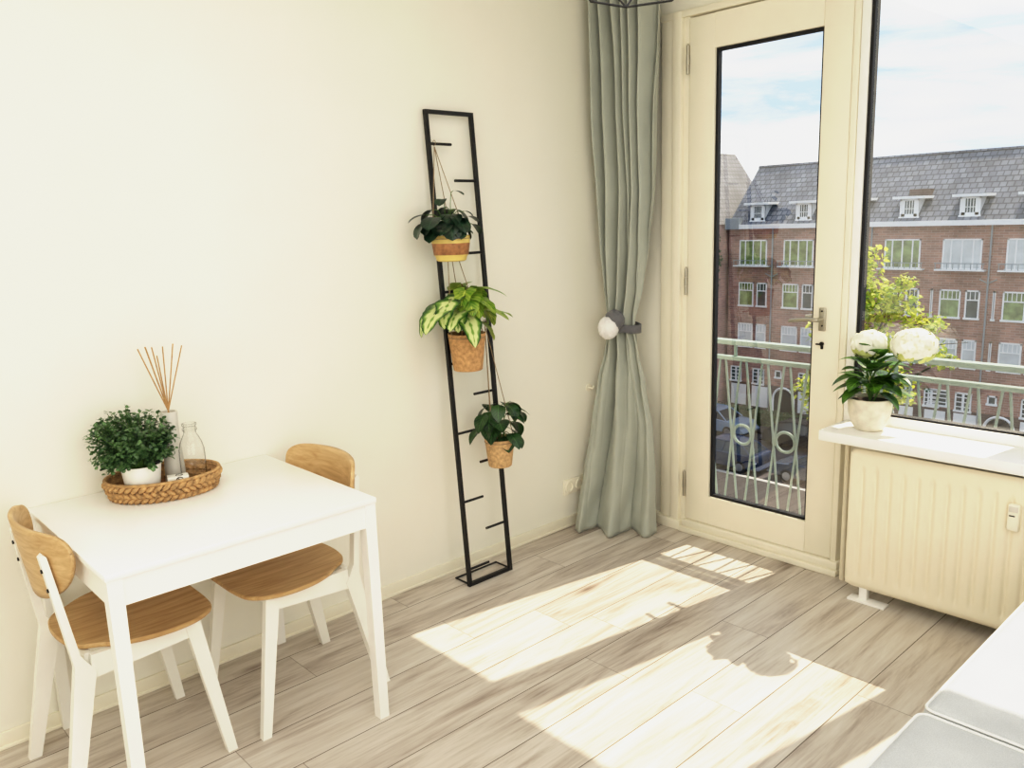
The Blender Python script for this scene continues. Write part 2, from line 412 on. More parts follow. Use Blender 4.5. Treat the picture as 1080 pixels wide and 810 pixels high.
def tag(o, label=None, cat=None, group=None, kind=None):
    if label: o['label'] = label
    if cat: o['category'] = cat
    if group: o['group'] = group
    if kind: o['kind'] = kind
    return o

def empty(name, loc=(0, 0, 0), rz=0.0, label=None, cat=None, group=None, kind=None):
    o = bpy.data.objects.new(name, None); COL.objects.link(o); o.location = loc; o.rotation_euler = (0, 0, rz); o.empty_display_size = 0.1
    return tag(o, label, cat, group, kind)

def copy_tree(o, parent=None):
    c = o.copy(); COL.objects.link(c)
    if parent: c.parent = parent
    for ch in list(o.children): copy_tree(ch, c)
    return c

def struct(o): o['kind'] = 'structure'; return o

# ------------------------------------------------------------------ room shell
RX, RY, RZ = 3.55, -4.7, 2.72
struct(MB().b2(-0.1, RX, RY, 0.0, -0.08, 0.0).build('floor', MT['floor'], smooth=False))
struct(MB().b2(-0.1, RX+0.1, RY-0.1, 0.06, RZ, RZ+0.1).build('ceiling', MT['ceiling'], smooth=False))
struct(MB().b2(-0.12, 0.0, RY, 0.06, 0.0, RZ).build('wall_left', MT['wall'], smooth=False))
struct(MB().b2(RX, RX+0.1, RY, 0.06, 0.0, RZ).build('wall_right', MT['wall'], smooth=False))
struct(MB().b2(-0.12, RX+0.1, RY-0.1, RY, 0.0, RZ).build('wall_rear', MT['wall'], smooth=False))
wb = MB()
wb.b2(0.0, 0.324, 0.0, 0.06, -0.3, RZ); wb.b2(0.324, RX, 0.0, 0.06, 2.456, RZ)
wb.b2(1.262, 2.95, 0.02, 0.06, -0.3, 0.66); wb.b2(2.95, RX, 0.0, 0.06, -0.3, 2.456); wb.b2(0.324, 1.262, 0.0, 0.06, -0.3, 0.0)
struct(wb.build('wall_back', MT['wall'], smooth=False))
struct(MB().b2(0.0, 0.012, RY, -0.004, 0.0, 0.055, 0.003).b2(0.0, 0.017, RY, -0.004, 0.0, 0.012, 0.003).build('baseboard_left', MT['trim']))
struct(MB().b2(0.012, 0.32, -0.012, 0.0, 0.0, 0.055, 0.003).build('baseboard_back', MT['trim']))
# casing on the hinge side, head and plinth
cs = MB().b2(0.322, 0.392, -0.022, 0.05, 0.05, 2.456, 0.004).b2(0.392, 0.44, -0.034, 0.05, 0.05, 2.456, 0.004).b2(0.44, 0.472, -0.014, 0.05, 0.05, 2.43, 0.003)
cs.b2(0.316, 0.452, -0.042, 0.0, 0.0, 0.05, 0.004)
struct(cs.build('trim_1', MT['trim']))
struct(MB().b2(0.322, 2.95, -0.03, 0.05, 2.428, 2.458, 0.004).build('trim_2', MT['trim']))
struct(MB().b2(0.452, 1.275, -0.05, 0.05, 0.0, 0.026, 0.004).b2(0.462, 1.272, -0.036, 0.05, 0.026, 0.062, 0.006).build('trim_3', MT['trim']))   # threshold
struct(MB().b2(1.236, 1.262, -0.026, 0.055, 0.03, 2.43, 0.003).build('trim_4', MT['trim']))                                                   # post between door and window
struct(MB().b2(1.272, 2.97, -0.252, 0.03, 0.656, 0.699, 0.006).build('trim_5', MT['trimw']))                                                  # window sill

# balcony door
door = empty('door_1', (0.474, 0, 0.066), kind='structure')
door['label'] = 'cream glazed balcony door with nickel lever handle left of the window'
def at(o, b, name, m, **k):
    """build in world coordinates under a placed parent"""
    ob = b.build(name, m, o, **k); ob.matrix_parent_inverse = Matrix.Translation(-Vector(o.location)); return ob
dl = MB().b2(0.476, 0.609, -0.02, 0.022, 0.066, 2.42, 0.003).b2(1.112, 1.233, -0.02, 0.022, 0.066, 2.42, 0.003)
dl.b2(0.609, 1.112, -0.02, 0.022, 2.275, 2.42, 0.0).b2(0.609, 1.112, -0.02, 0.022, 0.066, 0.207, 0.0)
at(door, dl, 'door_leaf', MT['trim'])
gk = MB().b2(0.609, 0.622, -0.006, 0.018, 0.207, 2.275).b2(1.099, 1.112, -0.002, 0.018, 0.207, 2.275).b2(0.622, 1.099, -0.006, 0.018, 0.207, 0.219).b2(0.622, 1.099, -0.006, 0.018, 2.262, 2.275)
at(door, gk, 'gasket', MT['gasket'], smooth=False)
at(door, MB().add([(0.615, 0.008, 0.21), (1.106, 0.008, 0.21), (1.106, 0.008, 2.27), (0.615, 0.008, 2.27)], [[0, 1, 2, 3]]), 'glass_pane', MT['glass'], smooth=False)
for z in (2.243, 1.247, 0.246):
    h = MB().tube([(0.472, -0.026, z-0.062), (0.472, -0.026, z-0.022)], 0.0075, 10).tube([(0.472, -0.026, z-0.02), (0.472, -0.026, z+0.02)], 0.0085, 10).tube([(0.472, -0.026, z+0.022), (0.472, -0.026, z+0.062)], 0.0075, 10)
    h.tube([(0.472, -0.026, z+0.062), (0.472, -0.026, z+0.07)], [0.006, 0.003], 8)
    at(door, h, 'hinge', MT['steel'])
hp = MB().b2(1.141, 1.171, -0.028, -0.019, 1.062, 1.16, 0.004)
hpl = at(door, hp, 'handle_plate', MT['steel'])
lv = MB().tube(catmull([(1.156, -0.02, 1.112), (1.156, -0.062, 1.112), (1.148, -0.07, 1.112), (1.12, -0.071, 1.113), (1.07, -0.07, 1.108), (1.026, -0.064, 1.101)], 6), [0.0085]*26+[0.008]*4+[0.006], 10)
at(door, lv, 'lever_handle', MT['steel'])
lo = MB().tube(catmull([(1.156, 0.02, 1.112), (1.156, 0.066, 1.112), (1.146, 0.075, 1.112), (1.10, 0.076, 1.112), (1.032, 0.074, 1.106)], 6), 0.009, 10)
at(door, lo, 'outside_lever', MT['steel'])
at(door, MB().tube([(1.158, -0.02, 1.085), (1.158, -0.03, 1.085)], 0.004, 8).tube([(1.156, -0.02, 1.146), (1.156, -0.031, 1.146)], 0.004, 8), 'screw', MT['darksteel'])
ky = MB().tube([(1.158, -0.018, 1.008), (1.158, -0.03, 1.008)], 0.0085, 12).b2(1.152, 1.164, -0.026, -0.018, 0.985, 1.006, 0.003).b2(1.135, 1.16, -0.036, -0.029, 1.003, 1.010, 0.002)
at(door, ky, 'key_cylinder', MT['darksteel'])

# windows
def window(name, x0, x1, label):
    w = empty(name, (x0, 0.0, 0.69), kind='structure'); w['label'] = label
    z0, z1, zt = 0.735, 2.40, 2.43
    fr = MB().b2(x0, x0+0.034, -0.022, 0.05, 0.694, zt, 0.003).b2(x1-0.034, x1, -0.022, 0.05, 0.694, zt, 0.003)
    fr.b2(x0+0.034, x1-0.034, -0.022, 0.05, 0.694, z0, 0.003).b2(x0+0.034, x1-0.034, -0.022, 0.05, z1, zt, 0.003)
    at(w, fr, 'window_frame', MT['trimw'])
    g = MB().b2(x0+0.034, x0+0.047, -0.014, 0.03, z0, z1).b2(x1-0.046, x1-0.034, 0.0, 0.045, z0, z1).b2(x0+0.047, x1-0.046, -0.008, 0.03, z0, z0+0.007).b2(x0+0.047, x1-0.046, -0.008, 0.03, z1-0.01, z1)
    at(w, g, 'gasket', MT['gasket'], smooth=False)
    at(w, MB().add([(x0+0.036, -0.004, z0), (x1-0.036, -0.004, z0), (x1-0.036, -0.004, z1), (x0+0.036, -0.004, z1)], [[0, 1, 2, 3]]), 'glass_pane', MT['glass'], smooth=False)
window('window_1', 1.264, 1.975, 'fixed pane window with black gasket above the radiator')
window('window_2', 2.03, 2.94, 'second fixed window pane beyond the first')
struct(MB().b2(1.975, 2.03, -0.026, 0.05, 0.694, 2.43, 0.003).build('trim_6', MT['trimw']))

# ------------------------------------------------------------------ dining table
T = dict(x0=0.0, x1=0.728, y0=-2.777, y1=-1.988)
tb = empty('dining_table', (0.364, -2.38, 0), label='white square dining table pushed against the cream wall', cat='table')
at(tb, MB().b2(0.002, 0.728, -2.777, -1.988, 0.722, 0.74, 0.003), 'tabletop', MT['white'])
ap = MB().b2(0.02, 0.72, -2.767, -2.749, 0.648, 0.722).b2(0.02, 0.72, -2.016, -1.998, 0.648, 0.722).b2(0.018, 0.036, -2.76, -2.0, 0.648, 0.722).b2(0.702, 0.72, -2.76, -2.0, 0.648, 0.722)
at(tb, ap, 'apron', MT['white'], smooth=False)
for (x, sx) in ((0.004, 1), (0.725, -1)):
    for (y, sy) in ((-2.773, 1), (-1.992, -1)):
        l = MB()
        t, b_ = 0.038, 0.033
        def q(w, z): return [(x, y, z), (x+sx*w, y, z), (x+sx*w, y+sy*w, z), (x, y+sy*w, z)]
        # slim tapered square leg, outer corner plumb
        V = q(b_, 0)+q(t, 0.722)
        F = [[3, 2, 1, 0], [4, 5, 6, 7], [0, 1, 5, 4], [1, 2, 6, 5], [2, 3, 7, 6], [3, 0, 4, 7]]
        l.add(V, F); lg = at(tb, l, 'leg', MT['white'], smooth=False); fix_normals(lg)

# ------------------------------------------------------------------ dining chairs
def side_x(z, foot, bend, top):
    return foot+(bend-foot)*min(z, 0.42)/0.42 if z <= 0.42 else bend+(top-bend)*(z-0.42)/0.32

def make_chair(loc, rz, label):
    ch = empty('dining_chair', loc, rz, label, 'chair', 'oak and white dining chairs')
    half = [(0, .238), (.10, .236), (.168, .222), (.208, .178), (.226, .11), (.222, .03), (.198, -.04), (.158, -.095), (.138, -.128), (.10, -.152), (.05, -.163)]
    out = half+[(0, -.166)]+[(-x, y) for x, y in half[1:][::-1]]
    ol = [(p.x, p.y) for p in catmull([(x, y, 0) for x, y in out], 4, closed=True)]
    st = MB(); n = len(ol)
    # plywood shell: slight dish, rounded rim
    rings = [(0.0, .4545, 0), (.35, .4545, 0), (.7, .456, 0), (.93, .459, 0), (.985, .4602, 0), (1.0, .457, 0), (1.0, .450, 0), (.985, .4465, 0), (.7, .443, 0)]
    V = []; F = []
    for (k, z, _) in rings:
        for (x, y) in ol: V.append((x*k, y*k+0.01*(1-k), z))
    for i in range(len(rings)-1):
        for j in range(n): F.append([i*n+j, i*n+(j+1) % n, (i+1)*n+(j+1) % n, (i+1)*n+j])
    F.append([(len(rings)-1)*n+j for j in range(n)])
    st.add(V, F); s_ = fix_normals(st.build('seat', MT['oak'], ch)); s_['label'] = 'oak veneer seat'
    # backrest: bent plywood with rounded ends
    bk = MB(); NU, NV = 48, 12; th = 0.0065
    def bp(u, v, off):
        u = max(-1, min(1, u)); a = abs(u)
        zt = 0.803-0.008*a*a; zb = 0.588+0.09*a**2.2
        hh = 0.5*(zt-zb)*max(0.0, 1-a**9)**0.42
        zc = 0.5*(zt+zb)+0.008*a**4
        z = zc+(2*v-1)*hh
        y = -0.200+0.070*abs(u)**2.0-0.145*(z-0.68)
        x = 0.226*u*(1-0.04*a*a)
        nx = -(2*0.070*u)/0.226; nl = math.hypot(nx, 1)
        return Vector((x+off*nx/nl, y+off/nl, z))
    def us(t): q = 2*t-1; return math.copysign(1-(1-abs(q))**2.6, q)
    bk.grid(lambda t, v: bp(us(t), v, th), NU, NV); bk.grid(lambda t, v: bp(us(t), 1-v, -th), NU, NV)
    e = [(us(i/NU), 0.0) for i in range(NU+1)]
    bk.grid(lambda t, v: bp(us(t), 1, th-2*th*v), NU, 1); bk.grid(lambda t, v: bp(us(t), 0, -th+2*th*v), NU, 1)
    b_ = bk.build('backrest', MT['oakb'], ch, angle=60); b_['label'] = 'curved oak veneer backrest'
    bm = bmesh.new(); bm.from_mesh(b_.data); bmesh.ops.remove_doubles(bm, verts=bm.verts, dist=0.0005); bmesh.ops.recalc_face_normals(bm, faces=bm.faces[:]); bm.to_mesh(b_.data); bm.free()
    w = 0.0115
    for sx in (1, -1):
        # front leg, splayed forward
        fl = MB(); fo = [(0.209, 0.0), (0.238, 0.0), (0.176, 0.442), (0.130, 0.442)]
        fl.prism(fo, -w, w, lambda p, q, t: Vector((sx*(0.203-0.022*q/0.44)+t, p, q)))
        fix_normals(fl.build('leg', MT['whitep'], ch, smooth=False))
        rl = MB(); ro = [(-0.238, 0.0), (-0.205, 0.0), (-0.112, 0.395), (-0.145, 0.45), (-0.186, 0.738), (-0.194, 0.746), (-0.203, 0.738), (-0.163, 0.42)]
        rl.prism(ro, -0.0135, 0.0135, lambda p, q, t: Vector((sx*side_x(q, 0.198, 0.170, 0.146)+t, p, q)))
        r_ = fix_normals(rl.build('leg', MT['whitep'], ch, smooth=False)); r_['label'] = 'bent rear leg rising behind the backrest'
        for z in (0.645, 0.70):
            xx = sx*side_x(z, 0.198, 0.170, 0.146); yy = -0.163-(z-0.42)*0.126
            MB().tube([(xx, yy+0.004, z), (xx, yy-0.004, z)], 0.0055, 10).build('screw', MT['darksteel'], r_)
        sr = MB(); so = [(-0.125, 0.375), (0.155, 0.398), (0.155, 0.443), (-0.12, 0.443)]
        sr.prism(so, -0.010, 0.010, lambda p, q, t: Vector((sx*(0.172+0.009*(p+0.12)/0.28)+t, p, q)))
        fix_normals(sr.build('side_rail', MT['whitep'], ch, smooth=False))
    MB().b2(-0.172, 0.172, 0.128, 0.148, 0.395, 0.443).build('front_rail', MT['whitep'], ch, smooth=False)
    MB().b2(-0.16, 0.16, -0.132, -0.114, 0.395, 0.443).build('rear_rail', MT['whitep'], ch, smooth=False)
    return ch
c1 = make_chair((0.318, -2.655, 0), 0.0, 'dining chair with its curved backrest toward the viewer at the left end of the table')
c2 = copy_tree(c1); c2.location = (0.343, -2.108, 0); c2.rotation_euler = (0, 0, math.pi)
c2['label'] = 'dining chair at the right end of the table, nearer the black ladder'

# ------------------------------------------------------------------ tray and its things
TC = Vector((0.160, -2.415, 0.741)); TA = 0.128; TBx = 0.170; TRZ = R(-17)
tray = empty('wicker_tray', TC, TRZ, 'oval woven seagrass tray on the white table', 'tray')
def oval(a, k=1.0, z=0.0, off=0.0):
    return Vector(((TA+off)*k*math.cos(a), (TBx+off)*k*math.sin(a), z))
bs = MB(); nn = 56
bs.add([oval(2*math.pi*i/nn, 0.9, 0.004) for i in range(nn)]+[oval(2*math.pi*i/nn, 0.9, 0.010) for i in range(nn)],
       [list(range(nn))[::-1], [nn+i for i in range(nn)]]+[[i, (i+1) % nn, nn+(i+1) % nn, nn+i] for i in range(nn)])
bs.build('tray_base', MT['seagrass2'], tray)
wl = MB()
wl.grid(lambda u, v: oval(2*math.pi*u, 0.88+0.11*v, 0.002+0.056*v), 64, 3, closed=True)
wv = wl
for row in range(3):
    z = 0.010+row*0.0185; k = 0.905+row*0.038
    M_ = 46
    for i in range(M_):
        a = 2*math.pi*(i+0.5*(row % 2))/M_
        c = oval(a, k, z); tdir = (oval(a+0.01, k, z)-oval(a-0.01, k, z)).normalized()
        tilt = (0.010 if row % 2 == 0 else -0.010)
        L_ = 0.0145
        p0 = c-tdir*L_+Vector((0, 0, -tilt)); p1 = c+tdir*L_+Vector((0, 0, tilt)); nrm = Vector((c.x/TA**2, c.y/TBx**2, 0)).normalized()
        pts = [p0-nrm*0.004, c*0.5+p0*0.5+nrm*0.003, c+nrm*0.006, c*0.5+p1*0.5+nrm*0.003, p1-nrm*0.004]
        wv.tube(pts, [0.003, 0.0068, 0.0082, 0.0068, 0.003], 6, mi=0)
wv.tube([oval(2*math.pi*i/64, 1.0, 0.060) for i in range(64)], 0.0055, 7, closed=True)
wv.build('woven_wall', MT['seagrass'], tray)

def potted_bush():
    p = empty('potted_bush', (0.186, -2.488, 0.7515), label='round bushy plant with tiny dark leaves in a white pot on the tray', cat='plant')
    MB().lathe([(0, 0.0), (0.042, 0.0), (0.046, 0.006), (0.054, 0.055), (0.059, 0.098), (0.0595, 0.102), (0.056, 0.102), (0.053, 0.09), (0.0, 0.088)], n=40).build('pot', MT['ceramic'], p)
    MB().disc((0, 0, 0.091), 0.053).build('soil', MT['soil'], p)
    stm = MB(); fo = MB(); r = random.Random(3)
    C_ = Vector((-0.006, -0.022, 0.172))
    for i in range(210):
        th = r.uniform(0, 2*math.pi); cz = r.uniform(-0.75, 1); sz = math.sqrt(1-cz*cz)
        d = Vector((sz*math.cos(th), sz*math.sin(th), cz)); rad = r.uniform(0.78, 1.06)
        tip = C_+Vector((d.x*0.126, d.y*0.128, d.z*0.104))*rad
        base = Vector((d.x*0.03, d.y*0.03, 0.09))
        mid = (base+tip)*0.5+Vector((0, 0, 0.02))
        pth = catmull([base, mid, tip], 5); stm.tube(pth, 0.0011, 4)
        for k in range(8):
            t = 0.42+0.58*k/7
            q = pth[min(len(pth)-1, int(t*(len(pth)-1)))]
            for s in range(3):
                dd = Vector((r.gauss(0, 1), r.gauss(0, 1), r.gauss(0.2, 0.7)))+d*0.7
                sz_ = r.uniform(0.010, 0.0165)
                fo.leaf(q+Vector((r.gauss(0, .003), r.gauss(0, .003), r.gauss(0, .003))), dd, Vector((0, 0, 1))+d*0.6, sz_, sz_*0.95, 'round', 0.3, 0.1, nv=3, nu=2)
    stm.build('stems', MT['stem'], p); fo.build('foliage', MT['boxleaf'], p, smooth=False)
potted_bush()

dif = empty('reed_diffuser', (0.142, -2.37, 0.7515), label='tall pale grey ceramic reed diffuser with thin sticks on the tray', cat='diffuser')
MB().lathe([(0, 0), (0.030, 0), (0.032, 0.004), (0.031, 0.06), (0.0265, 0.14), (0.0255, 0.20), (0.0268, 0.238), (0.0262, 0.241), (0.0215, 0.241), (0.0205, 0.2), (0, 0.19)], n=32).build('vessel', MT['greyceramic'], dif)
for (dy, dx, top) in ((-0.072, 0.0, .452), (-0.052, 0.012, .456), (-0.046, -0.01, .455), (-0.036, 0.02, .455), (-0.016, 0.0, .424), (0.001, 0.01, .452), (0.04, -0.006, .455), (0.062, 0.008, .448)):
    MB().tube([(-dx*0.3, -dy*0.22, 0.197), (dx, dy, top)], 0.0021, 6).build('reed', MT['reed'], dif)

bt = empty('glass_bottle', (0.206, -2.334, 0.7515), label='small empty clear glass bottle on the tray beside the reed diffuser', cat='bottle')
MB().lathe([(0, 0.004), (0.036, 0.003), (0.0395, 0.008), (0.040, 0.095), (0.039, 0.12), (0.034, 0.142), (0.025, 0.162), (0.0195, 0.172), (0.019, 0.182), (0.0225, 0.183), (0.0225, 0.189), (0.0195, 0.191), (0.020, 0.197), (0.0228, 0.199), (0.0228, 0.205), (0.018, 0.2055), (0.0175, 0.175)], n=36).build('bottle_body', MT['bottle'], bt)
MB().lathe([(0, 0.002), (0.037, 0.001), (0.0385, 0.006), (0.030, 0.0075), (0, 0.008)], n=32).build('bottle_base', MT['bottle'], bt)
bx = empty('white_gift_box', (0.248, -2.402, 0.7535), R(-17), label='small flat white box with a dark ring mark lying in the tray', cat='box')
MB().b2(-0.016, 0.022, -0.031, 0.031, 0, 0.056, 0.002).build('box_body', MT['card'], bx)
rg = MB().tube([(0.0228, 0.004+0.0095*math.cos(a), 0.046+0.0085*math.sin(a)) for a in [2*math.pi*i/24 for i in range(24)]], 0.0012, 5, closed=True)
rg.tube([(0.0228, -0.002, 0.052), (0.0228, 0.010, 0.040)], 0.0012, 5)
rg.tube([(0.004+0.010*math.cos(a), 0.004+0.010*math.sin(a), 0.0563) for a in [2*math.pi*i/24 for i in range(24)]], 0.0012, 5, closed=True)
rg.build('ring_mark', MT['ink'], bx)

# ------------------------------------------------------------------ plant ladder
LY0, LY1 = -1.187, -0.948
ld = empty('plant_ladder', (0.172, -1.068, 0), label='black metal wall ladder with short alternating pegs leaning on the wall', cat='ladder')
def lx(z): return 0.178-0.0755*z
fr = MB(); tr_ = Euler((0, math.atan(-0.0755), 0))
for y in (LY0, LY1):
    V = []
    for z in (0.0, 2.0):
        x = lx(z); V += [(x-.008, y-.008, z), (x+.008, y-.008, z), (x+.008, y+.008, z), (x-.008, y+.008, z)]
    fr.add(V, [[3, 2, 1, 0], [4, 5, 6, 7], [0, 1, 5, 4], [1, 2, 6, 5], [2, 3, 7, 6], [3, 0, 4, 7]])
fr.b2(lx(2)-.008, lx(2)+.008, LY0-.008, LY1+.008, 1.992, 2.008); fr.b2(lx(0)-.008, lx(0)+.008, LY0, LY1, 0.0, 0.016)
f_ = at(ld, fr, 'frame', MT['black'], smooth=False)
at(ld, MB().tube([(lx(0), LY0, 0.008), (0.082, LY0, 0.008), (0.082, LY1, 0.008), (lx(0), LY1, 0.008)], 0.0045, 6), 'foot_bracket', MT['black'], smooth=False)
for k in range(7):
    z = 0.074+0.3*k; at(ld, MB().tube([(lx(z), LY0, z), (lx(z), LY0+0.118, z)], 0.0058, 8), 'peg', MT['black'])
for k in range(6):
    z = 0.228+0.3*k; at(ld, MB().tube([(lx(z), LY1, z), (lx(z), LY1-0.118, z)], 0.0058, 8), 'peg', MT['black'])

# ------------------------------------------------------------------ hanging plants
def droopy(fo, st, r, base, th, out, rise, L, W, shape, curl, mi=0, sm=0, wav=0.0, fold=0.1, stemr=0.0016, nv=8, nu=6):
    """petiole arching out of the pot to (out, rise), blade hanging from its end"""
    d = Vector((math.cos(th), math.sin(th), 0)); base = Vector(base)
    tip = base+d*out+Vector((0, 0, rise))
    st.tube(catmull([base, base+d*out*0.45+Vector((0, 0, rise*0.8+0.012)), tip], 5), stemr, 5, mi=sm)
    ang = r.uniform(-0.55, 0.15)
    dd = d*math.cos(ang)+Vector((0, 0, math.sin(ang)))
    fo.leaf(tip, dd, (0, 0, 1), L, W, shape, curl, fold, nv=nv, nu=nu, mi=mi, wav=wav, ph=r.uniform(0, 6))

def cords(p, ring_z, ring_r, knot, n=3, a0=0.4):
    b = MB()
    for i in range(n):
        a = a0+2*math.pi*i/n
        b.tube([(ring_r*math.cos(a), ring_r*math.sin(a), ring_z), knot], 0.0019, 5)
    b.tube([(ring_r*math.cos(2*math.pi*i/28), ring_r*math.sin(2*math.pi*i/28), ring_z) for i in range(28)], 0.0016, 5, closed=True)
    # loop over the peg
    k = Vector(knot); b.tube([k+Vector((0.009*math.sin(2*math.pi*i/14), 0.0, 0.004+0.0105*(1-math.cos(2*math.pi*i/14))*1.0)) for i in range(14)], 0.0014, 5, closed=True)
    b.build('hanging_cord', MT['cord'], p)

# top: dark round-leaved plant in a yellow and brown pot
P1 = Vector((0.165, -1.197, 1.405))
h1 = empty('hanging_plant', P1, label='dark round-leaved plant in a yellow and brown pot, topmost on the black ladder', cat='plant', group='hanging plants on the ladder')
pt = MB().lathe([(0, 0.0), (0.052, 0.0), (0.060, 0.004), (0.064, 0.02), (0.070, 0.026), (0.0755, 0.062), (0.077, 0.072), (0.079, 0.098), (0.078, 0.102), (0.074, 0.102), (0.070, 0.085), (0, 0.083)], n=40, mis=[0, 0, 0, 0, 1, 1, 0, 0, 0, 0, 0])
pt.build('pot', [MT['yellowpot'], MT['brownpot']], h1); MB().disc((0, 0, 0.086), 0.07).build('soil', MT['soil'], h1)
r = random.Random(11); fo = MB(); st = MB()
for th, out, rise, L, W in ((-95, .075, .085, .085, .085), (-70, .09, .09, .08, .085), (-120, .08, .10, .08, .08), (-45, .06, .075, .09, .095), (-20, .06, .07, .085, .085), (10, .045, .09, .095, .095), (-85, .05, .05, .10, .09), (-105, .06, .07, .09, .08),
                            (40, .04, .12, .085, .09), (75, .06, .09, .065, .055), (100, .07, .065, .07, .055), (55, .075, .11, .045, .055), (-5, .055, .05, .075, .065), (35, .055, .045, .065, .055), (-60, .04, .06, .09, .085), (60, .045, .06, .08, .07),
                            (160, .04, .12, .07, .06), (200, .03, .13, .06, .055), (-150, .06, .12, .07, .07), (120, .05, .09, .065, .06), (-105, .095, .07, .085, .08), (20, .02, .19, .055, .032), (-60, .02, .16, .055, .05), (85, .08, .06, .06, .045), (-35, .03, .10, .085, .085), (-110, .03, .10, .09, .085)):
    droopy(fo, st, r, (r.uniform(-.02, .02), r.uniform(-.02, .02), 0.085), R(th), out, rise, L, W, 'round', r.uniform(0.7, 1.4), fold=0.12)
fo.build('foliage', MT['pepleaf'], h1); st.build('stems', MT['stem'], h1)
zk = 1.876; cords(h1, 0.09, 0.0785, Vector((lx(zk), LY0+0.03, zk-0.013))-P1, 3, 0.3)

# middle: variegated begonia in a cork pot
P2 = Vector((0.172, -1.14, 0.952))
h2 = empty('hanging_plant', P2, label='lime and white variegated plant in a cork pot, middle of three on the ladder', cat='plant', group='hanging plants on the ladder')
MB().lathe([(0, 0), (0.058, 0), (0.061, 0.003), (0.079, 0.152), (0.080, 0.155), (0.075, 0.155), (0.071, 0.135), (0, 0.132)], n=40).build('pot', MT['cork'], h2); MB().disc((0, 0, 0.136), 0.072).build('soil', MT['soil'], h2)
r = random.Random(5); fo = MB(); fo2 = MB(); st = MB()
for th, out, rise, L, W in ((-82, .115, .135, .18, .18), (-60, .05, .12, .15, .14), (-105, .12, .14, .15, .14), (-20, .035, .10, .165, .125), (-70, .12, .16, .12, .12), (-45, .04, .15, .14, .13), (-130, .08, .15, .13, .13), (-150, .05, .16, .13, .12), (-95, .05, .17, .14, .14)):
    droopy(fo, st, r, (r.uniform(-.02, .02), r.uniform(-.02, .02), 0.135), R(th), out, rise, L, W, 'heart', r.uniform(0.9, 1.4), wav=0.08, sm=0, fold=0.1, stemr=0.0024, nv=12, nu=8)
for th, out, rise, L, W in ((60, .05, .15, .13, .13), (88, .07, .13, .14, .13), (75, .09, .10, .13, .11), (30, .05, .12, .13, .12), (105, .08, .15, .12, .11), (15, .04, .16, .13, .12), (0, .03, .19, .13, .12), (50, .03, .20, .13, .12), (100, .05, .20, .12, .11), (-20, .03, .18, .11, .12), (130, .07, .18, .11, .10), (-60, .03, .20, .11, .10), (70, .06, .06, .10, .09), (92, .13, .115, .09, .06), (150, .05, .2, .12, .11), (170, .03, .22, .12, .11)):
    droopy(fo2, st, r, (r.uniform(-.02, .02), r.uniform(-.02, .02), 0.135), R(th), out, rise, L, W, 'heart', r.uniform(0.7, 1.2), wav=0.1, sm=0, fold=0.1, stemr=0.002, nv=12, nu=8)
v_ = fo.build('foliage', MT['begleaf'], h2); v_['label'] = 'cream and green variegated leaves'
v_ = fo2.build('foliage', MT['begleaf2'], h2); v_['label'] = 'lime green leaves'
st.build('stems', MT['brownstem'], h2)
zk = 1.574; cords(h2, 0.14, 0.0785, Vector((lx(zk), LY0+0.055, zk-0.013))-P2, 3, 0.5)

# bottom: green pothos in a pale cork pot
P3 = Vector((0.182, -0.988, 0.503))
h3 = empty('hanging_plant', P3, label='dark green ovate-leaved plant in a small cork pot, lowest on the ladder', cat='plant', group='hanging plants on the ladder')
MB().lathe([(0, 0), (0.048, 0), (0.051, 0.003), (0.066, 0.122), (0.067, 0.125), (0.062, 0.125), (0.058, 0.105), (0, 0.102)], n=40).build('pot', MT['cork2'], h3); MB().disc((0, 0, 0.106), 0.06).build('soil', MT['soil'], h3)
r = random.Random(21); fo = MB(); st = MB()
for th, out, rise, L, W in ((-80, .08, .14, .10, .07), (-100, .11, .08, .09, .055), (-60, .05, .15, .105, .085), (-30, .04, .11, .105, .085), (0, .045, .05, .09, .08), (-15, .04, .03, .08, .08), (25, .045, .03, .085, .075), (60, .06, .15, .10, .07), (85, .08, .13, .10, .065),
                            (95, .085, .08, .095, .06), (110, .05, .17, .095, .07), (30, .035, .13, .10, .08), (150, .04, .16, .09, .07), (-150, .05, .16, .09, .07), (90, .075, .02, .095, .06), (-75, .03, .09, .10, .08), (50, .03, .09, .10, .08), (10, .03, .17, .09, .08), (75, .04, .18, .09, .06), (-45, .06, .18, .085, .065), (-90, .05, .11, .10, .08), (70, .05, .06, .09, .07)):
    droopy(fo, st, r, (r.uniform(-.018, .018), r.uniform(-.018, .018), 0.104), R(th), out, rise, L, W, 'ovate', r.uniform(0.8, 1.5), fold=0.15)
fo.build('foliage', MT['pothos'], h3); st.build('stems', MT['stem'], h3)
zk = 1.128; cords(h3, 0.112, 0.0655, Vector((lx(zk), LY1-0.022, zk-0.013))-P3, 3, 0.9)

